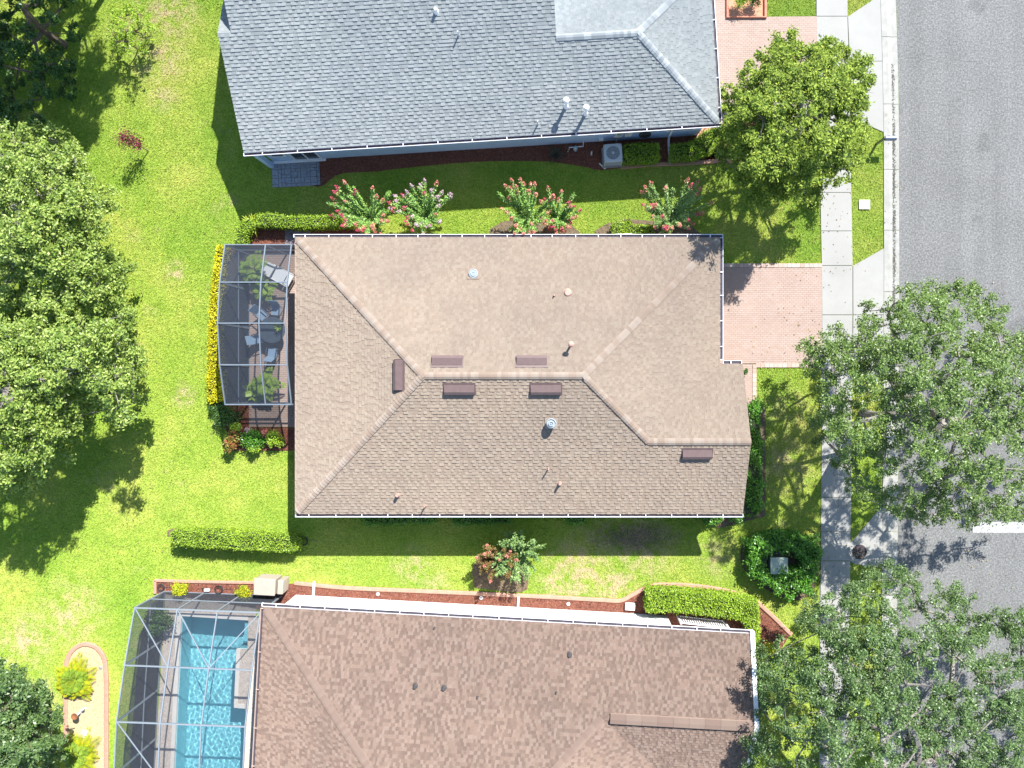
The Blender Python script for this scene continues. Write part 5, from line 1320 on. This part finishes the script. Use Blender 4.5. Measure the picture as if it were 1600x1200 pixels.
hedge('hedge', 'half sunlit hedge tapering to a point at the grey house corner', [(1050, 226), (1082, 222), (1105, 203), (1128, 198), (1126, 215), (1113, 235), (1085, 246), (1049, 249)], .75, 'hedge', .07, 900, 97)
hedge('hedge', 'tall bright L shaped hedge beside the white slatted fence panel', [(1012, 924), (1060, 926), (1110, 930), (1160, 936), (1184, 941), (1187, 985), (1185, 1010), (1176, 1010), (1172, 985), (1157, 968), (1100, 961), (1050, 956), (1012, 957)], 1.15, 'hedge', .08, 1000, 98)
hedge('hedge', 'green hedge along the right gable end of the tan house', [(1150, 634), (1186, 634), (1188, 700), (1189, 760), (1188, 795), (1182, 806), (1150, 806)], .8, 'hedge_g', .09, 800, 99, lumps=1)
hedge('hedge', 'dark clipped hedge beside the half hidden white air conditioner', [(958, 346), (985, 345), (988, 352), (1020, 352), (1020, 376), (958, 376)], .75, 'hedge', .07, 900, 100)
def arcpoly(cx, cy, r0, r1, a0, a1, n=14, sq=1.0):
    A = [math.radians(a) for a in np.linspace(a0, a1, n)]
    return [(cx + r1 * math.cos(a), cy + r1 * sq * math.sin(a)) for a in A] + [(cx + r0 * math.cos(a), cy + r0 * sq * math.sin(a)) for a in A[::-1]]
hedge('hedge', 'deep green hedge wrapping over the top of the utility box', [(1172, 880), (1173, 850), (1190, 838), (1215, 834), (1245, 836), (1268, 846), (1282, 860), (1280, 885), (1268, 900), (1258, 890), (1255, 868), (1230, 856), (1200, 862), (1196, 882), (1190, 902), (1176, 896)], .95, 'hedge_g', .11, 700, 101, lumps=1)
hedge('hedge', 'deep green hedge below the utility box', [(1192, 896), (1225, 890), (1255, 892), (1266, 905), (1262, 920), (1240, 928), (1215, 922), (1195, 908)], .9, 'hedge_g', .11, 700, 102, lumps=1)
for x0, x1, s_, lb in ((560, 680, 103, 'low dark shrub row under the south eave, left part'), (700, 800, 104, 'low dark shrub row in deep shade under the middle of the south eave'), (880, 915, 105, 'small bright shrub peeking out under the south eave'), (1095, 1130, 106, 'small lime shrub at the right end of the south eave')):
    hedge('hedge', lb, [(x0, 800), (x1, 800), (x1 - 2, 816), (x0 + 10, 820)], .55, 'hedge_g', .09, 600, s_)
bush('shrub', 'lime green spiky plant left of the coiled hose above the pool cage', (288, 917), .32, .55, 1500, .12, 'palm_y', 110, aspect=.25)
bush('shrub', 'yellow green spiky plant next to the beige cabinet', (385, 920), .32, .55, 1500, .12, 'palm_y', 111, aspect=.25)
strap_plant('bromeliad', 'dark bronze strap leaved plant in the shaded red mulch', (869, 243), 26, .58, .35, 'bronze', 112, .07, 'plant')
# mixed flower bed below the patio
bush('shrub', 'red and orange croton shrub at the left of the flower bed', (371, 688), .38, .8, 1300, .12, 'croton', 113)
bush('shrub', 'green broadleaf shrub in the middle of the flower bed', (402, 684), .50, .7, 2200, .10, 'hedge_g', 114)
bush('shrub', 'bright lime shrub at the bottom of the flower bed', (405, 697), .24, .7, 900, .09, 'hedge', 115)
bush('shrub', 'olive yellow shrub at the right of the flower bed', (434, 686), .36, .7, 1400, .09, 'hedge', 116)
bush('shrub', 'small yellow green shrub beside the paver corner', (375, 667), .24, .7, 600, .10, 'hedge', 117)
bush('shrub', 'dark purple shrub in the middle of the flower bed', (386, 675), .25, .4, 600, .10, 'purple', 118)
bush('flowers', 'small clump of cream pink flowers left of the middle shrub', (391, 674), .18, .5, 240, .08, 'lilac', 119, cat='flowers')
bush('flowers', 'small clump of peach pink flowers right of the middle shrub', (418, 676), .2, .5, 240, .08, 'pink', 120, cat='flowers')
bush('shrub', 'dark green shrub hugging the outer corner of the screened patio', (362, 648), .62, .6, 2200, .09, 'dark', 121)
bush('shrub', 'small green shrub under the lower tip of the golden hedge', (338, 637), .28, .4, 700, .08, 'dark', 122)
bush('shrub', 'lime leaved shrub below the corner of the brown roof house', (1192, 1012), .5, .9, 1800, .16, 'palm_y', 123, aspect=.3)
bush('shrub', 'lime green spreading shrub under the street oak by the white rake board', (1184, 1048), .5, .9, 1800, .15, 'hedge', 124)
bush('shrub', 'small sparse weed by the front walk of the tan house', (1163, 580), .14, .3, 200, .07, 'dark', 125)
bush('shrub', 'tiny lime plant beside the corner post of the grey house', (405, 263), .15, .4, 260, .07, 'hedge', 126)

# crape myrtles: arching stems, leaf pairs, flower heads
def myrtle(label, px, py, R, h, nst, mat, fl, seed, arc=(0, 360), group='crape myrtles', flw=.85, lsize=.10, fsize=.13, sbias=.6, tight=.045):
    r = np.random.default_rng(seed); b = W(px, py); t = thing('crape_myrtle', label, 'crape myrtle', b, 0, group)
    mb = MB(); Q = []; D = []; heads = []
    for i in range(nst):
        a = math.radians(r.uniform(*arc)); q = R * r.uniform(.35, 1) ** .7
        if math.sin(a) < 0: q *= sbias
        hh = h * r.uniform(.72, 1.08) * (1 - .15 * (q / R)); tip = b + Vector((q * math.cos(a), q * math.sin(a), hh)); mid = b.lerp(tip, .5) + Vector((0, 0, .12 * h)) - Vector((math.cos(a), math.sin(a), 0)) * q * .12
        P = [b + Vector((r.normal(0, .05), r.normal(0, .05), 0)), mid, tip]
        ts = np.linspace(0, 1, 24); C = np.array([tuple((P[0] * (1 - u) ** 2 + P[1] * 2 * u * (1 - u) + P[2] * u * u)) for u in ts])
        mb.tube([C[0], C[8], C[16], C[23]], [.022, .016, .011, .006], 4, False)
        d = C[23] - C[16]; d /= np.linalg.norm(d)
        for k in range(7, 24):
            m_ = 11; c = C[k] + r.normal(0, tight + .05 * (k < 12), (m_, 3)); Q.append(c); D.append(np.tile(r.normal(0, .7, 3) + d, (m_, 1)))
        if r.random() < flw: heads.append((C[23], d))
    mb.build('stems', M['bark'], t); Q = np.concatenate(Q); D = np.concatenate(D)
    raw_mesh('foliage', leaf_quads(Q, lsize, r, .5, .5, D), 4, L[mat], t)
    for c, d in heads:
        m_ = 46; s = r.normal(0, 1, (m_, 3)); s /= np.linalg.norm(s, axis=1)[:, None]; pr = r.random(m_) ** .6
        C = c + np.outer(pr * .24, d) + s * (.085 * (1.15 - pr))[:, None] * fsize / .09
        raw_mesh('flower_head', leaf_quads(C, .06, r, .3, .8), 4, L[r.choice(fl)], t)
    return t
myrtle('coral flowered crape myrtle, leftmost of the row along the north eave', 587, 349, 1.8, 2.4, 50, 'myrtle', ['pink', 'pink', 'magenta'], 201)
myrtle('crape myrtle with mixed lilac and coral flowers, second along the north eave', 671, 347, 1.55, 2.2, 52, 'myrtle', ['lilac', 'lilac', 'pink', 'magenta'], 202)
myrtle('tall coral crape myrtle with one long upright spray, middle of the north row', 826, 352, 1.75, 2.9, 34, 'myrtle', ['pink'], 203)
myrtle('coral crape myrtle close beside the tall one with the long spray', 872, 350, 1.35, 2.2, 38, 'myrtle', ['pink', 'pink', 'magenta'], 204)
myrtle('coral crape myrtle nearest the garage corner and round shade tree', 1042, 350, 1.85, 2.7, 44, 'myrtle_p', ['pink', 'pink', 'magenta'], 205)
myrtle('pale green crape myrtle without flowers on the south lawn', 812, 860, 1.4, 2.1, 56, 'myrtle_p', ['pink'], 206, flw=.08, sbias=.9, group=None)
myrtle('rusty red crape myrtle beside the pale green one on the south lawn', 781, 868, 1.05, 1.9, 50, 'rust', ['pink'], 207, flw=.25, sbias=.9, group=None)
# two saplings on the west lawn
b = W(232, 236); t = thing('sapling', 'thin dark red leaved sapling standing alone on the west lawn', 'sapling', b)
r = np.random.default_rng(55); top = b + Vector((-.15, .1, 1.9)); MB().tube([b, b + Vector((-.03, .02, .8)), top], [.03, .022, .008], 6).build('trunk', M['bark_d'], t)
u = r.random(900) ** .8; C = np.outer(1 - u, np.array(b + Vector((-.06, .05, .7)))) + np.outer(u, np.array(top)) + r.normal(0, 1, (900, 3)) * (.06 + .22 * np.sin(u * 3.0))[:, None] * [1, 1, .5]
raw_mesh('foliage', leaf_quads(C, .09, r, .3, .5), 4, L['purple'], t)
tree('sapling', 'small sparse lime green sapling near the top of the west lawn', (216, 78), [(182, 20), (205, 12), (228, 22), (236, 45), (232, 66), (215, 78), (190, 76), (176, 60), (174, 38)], 1.0, 1.9, 22, .32, 150, .09, 'hedge', 56, 'bark_d', trunk_r=.03)

# ================================================================== TREES
tree('shade_tree', 'round glossy leaved shade tree over the driveway of the grey house', (1205, 245),
     [(1130, 150), (1165, 140), (1185, 112), (1218, 75), (1245, 72), (1262, 84), (1275, 66), (1300, 82), (1318, 78), (1338, 100), (1342, 135), (1353, 142), (1336, 158), (1336, 200), (1333, 240), (1320, 262), (1290, 262), (1288, 292), (1262, 305), (1225, 300), (1190, 292), (1160, 270), (1136, 252), (1150, 235), (1135, 205), (1145, 185), (1128, 165)],
     2.4, 6.5, 140, .60, 560, .14, 'glossy', 301, 'bark', lower=.4, aspect=.45)
tree('street_oak', 'spreading open street oak overhanging the road and sidewalk', (1348, 645),
     [(1258, 548), (1275, 538), (1292, 545), (1303, 512), (1318, 530), (1338, 545), (1350, 505), (1362, 478), (1380, 505), (1398, 470), (1430, 455), (1460, 462), (1490, 448), (1520, 462), (1560, 470), (1572, 490), (1550, 525), (1600, 528), (1640, 540), (1660, 600), (1650, 690), (1640, 790), (1600, 815), (1560, 800), (1510, 812), (1480, 800), (1440, 812), (1400, 800), (1385, 775), (1345, 780), (1330, 745), (1325, 715), (1300, 712), (1284, 690), (1282, 650), (1290, 610), (1285, 585)],
     3.2, 8.2, 250, .58, 520, .10, 'oak2', 302, 'bark', lower=.4, gapy=.15, group='street oaks')
tree('street_oak', 'sprawling sparse oak in the lower corner over road and brown roof', (1346, 1060),
     [(1275, 948), (1310, 940), (1330, 915), (1350, 905), (1395, 895), (1408, 905), (1432, 925), (1440, 935), (1470, 932), (1505, 930), (1510, 945), (1498, 965), (1540, 968), (1600, 965), (1660, 980), (1690, 1080), (1680, 1200), (1620, 1280), (1500, 1310), (1350, 1320), (1240, 1290), (1175, 1240), (1168, 1180), (1185, 1130), (1172, 1080), (1185, 1040), (1200, 1005), (1240, 1000), (1270, 985)],
     3.2, 7.6, 320, .60, 580, .10, 'oak', 303, 'bark', lower=.4, gapy=.11, group='street oaks')
tree('broadleaf_tree', 'dense pale green tree at the left edge, upper of the two big crowns', (125, 370),
     [(-120, 200), (-40, 195), (10, 190), (40, 200), (95, 215), (120, 235), (135, 262), (158, 300), (160, 350), (155, 395), (180, 400), (190, 440), (170, 480), (100, 500), (0, 500), (-120, 490)],
     2.5, 6.0, 150, .68, 560, .14, 'wood', 304, 'bark', lower=.3, shrink=.06, group='big trees along the left edge')
tree('broadleaf_tree', 'dense pale green tree at the left edge, lower of the two big crowns', (130, 600),
     [(-120, 500), (0, 480), (90, 470), (160, 465), (192, 480), (205, 520), (214, 560), (205, 600), (212, 640), (190, 660), (165, 640), (140, 620), (120, 640), (110, 690), (70, 720), (60, 745), (10, 770), (-60, 780), (-120, 770)],
     2.5, 6.8, 160, .68, 560, .14, 'wood', 305, 'bark', lower=.3, shrink=.06, group='big trees along the left edge')
tree('broadleaf_tree', 'dark green tree cut by the lower left corner', (60, 1080),
     [(-100, 1000), (-10, 1015), (15, 1030), (40, 1050), (62, 1062), (60, 1085), (88, 1108), (70, 1130), (92, 1165), (100, 1190), (80, 1230), (0, 1260), (-100, 1250)],
     2.2, 5.0, 70, .62, 520, .15, 'oak', 306, 'bark_d', lower=.35, shrink=.22)
tree('broadleaf_tree', 'deeply shaded dark green tree in the upper left corner', (100, 70),
     [(-140, -140), (0, -160), (70, -100), (90, -20), (112, 40), (100, 90), (110, 130), (70, 150), (60, 190), (0, 190), (-140, 180)],
     1.8, 3.6, 100, .55, 520, .14, 'dark', 307, 'bark_d', lower=.4)
tree('broadleaf_tree', 'tall tree just above the upper left corner, shading the ground below', (190, -60),
     [(-200, -420), (0, -440), (60, -380), (110, -330), (120, -260), (130, -180), (90, -130), (60, -70), (-60, -60), (-200, -80)],
     5.5, 9.5, 110, .85, 480, .19, 'wood', 308, 'bark_d', lower=.4)

# fallen leaves below the trees
rf_ = np.random.default_rng(91); Pf = np.concatenate([np.column_stack([rf_.normal(1240, 60, 700), rf_.normal(700, 120, 700)]), np.column_stack([rf_.uniform(1405, 1600, 160), rf_.uniform(440, 960, 160)]), np.column_stack([rf_.normal(150, 90, 700), rf_.uniform(250, 950, 700)]), np.column_stack([rf_.normal(1230, 80, 400), rf_.normal(300, 70, 400)]), np.column_stack([rf_.uniform(1285, 1400, 60), rf_.uniform(200, 1200, 60)])])
Pf = Pf[~inside(Pf, [(455, 360), (1170, 360), (1170, 820), (455, 820)]) & ~inside(Pf, [(340, 0), (1130, 0), (1130, 250), (340, 250)])]
Cf = WA(Pf, 0); Cf[:, 2] = .075
M['fallen'] = islands('fallen_brown_leaves', [(.22, .13, .06), (.30, .20, .09), (.15, .10, .06), (.36, .30, .12)], .8)
tag(raw_mesh('fallen_leaves', leaf_quads(Cf, .075, rf_, 2, .6), 4, M['fallen']), kind='stuff')

# ================================================================== GRASS BLADES
def grass():
    r = np.random.default_rng(77); lo, hi = np.array((-110., -90.)), np.array((1700., 1290.)); area = np.prod((hi - lo) / PXM)
    n = int(area * 340); P = r.uniform(lo, hi, (n, 2)); ok = np.ones(n, bool)
    for e in EX: ok &= ~inside(P, e)
    foot = lambda rects, h: [[(lambda p: (p.x * PXM + NX, NY - p.y * PXM))(h.w(u, v)) for u, v in ((a, b), (c, b), (c, d), (a, d))] for a, b, c, d in rects]
    for e in foot([(.4, .4, LX - .4, LY - .4), (LX - 1, .4, WX - .4, WY - .4)], TH) + foot([(.5, -13, 19, -.4), (18, -6.7, 22.2, -.4)], BH) + foot([(.9, .45, gL - .4, 7), (1, 1, um, 14.5)], GH): ok &= ~inside(P, e)
    P = P[ok]; n = len(P); b = WA(P, 0)
    a = r.uniform(0, 6.28, n); l = r.uniform(.05, .095, n); w = r.uniform(.014, .026, n); d = np.column_stack([np.cos(a), np.sin(a), np.zeros(n)]); s = np.column_stack([-d[:, 1], d[:, 0], np.zeros(n)])
    tip = b + d * (l * r.uniform(.35, 1.0, n))[:, None]; tip[:, 2] = l * r.uniform(.45, .9, n)
    V = np.stack([b - s * w[:, None], b + s * w[:, None], tip], 1); V[:, :2, 2] = .002
    o = raw_mesh('grass', V, 3, M['blade']); o['kind'] = 'stuff'; print('blades', n)
grass()
for o in bpy.data.objects:
    if o.type == 'EMPTY' and o.get('label') is None: print('unlabelled', o.name)
tt = sum(len(o.data.polygons) for o in bpy.data.objects if o.type == 'MESH'); print('polys', tt, 'objects', len(bpy.data.objects))
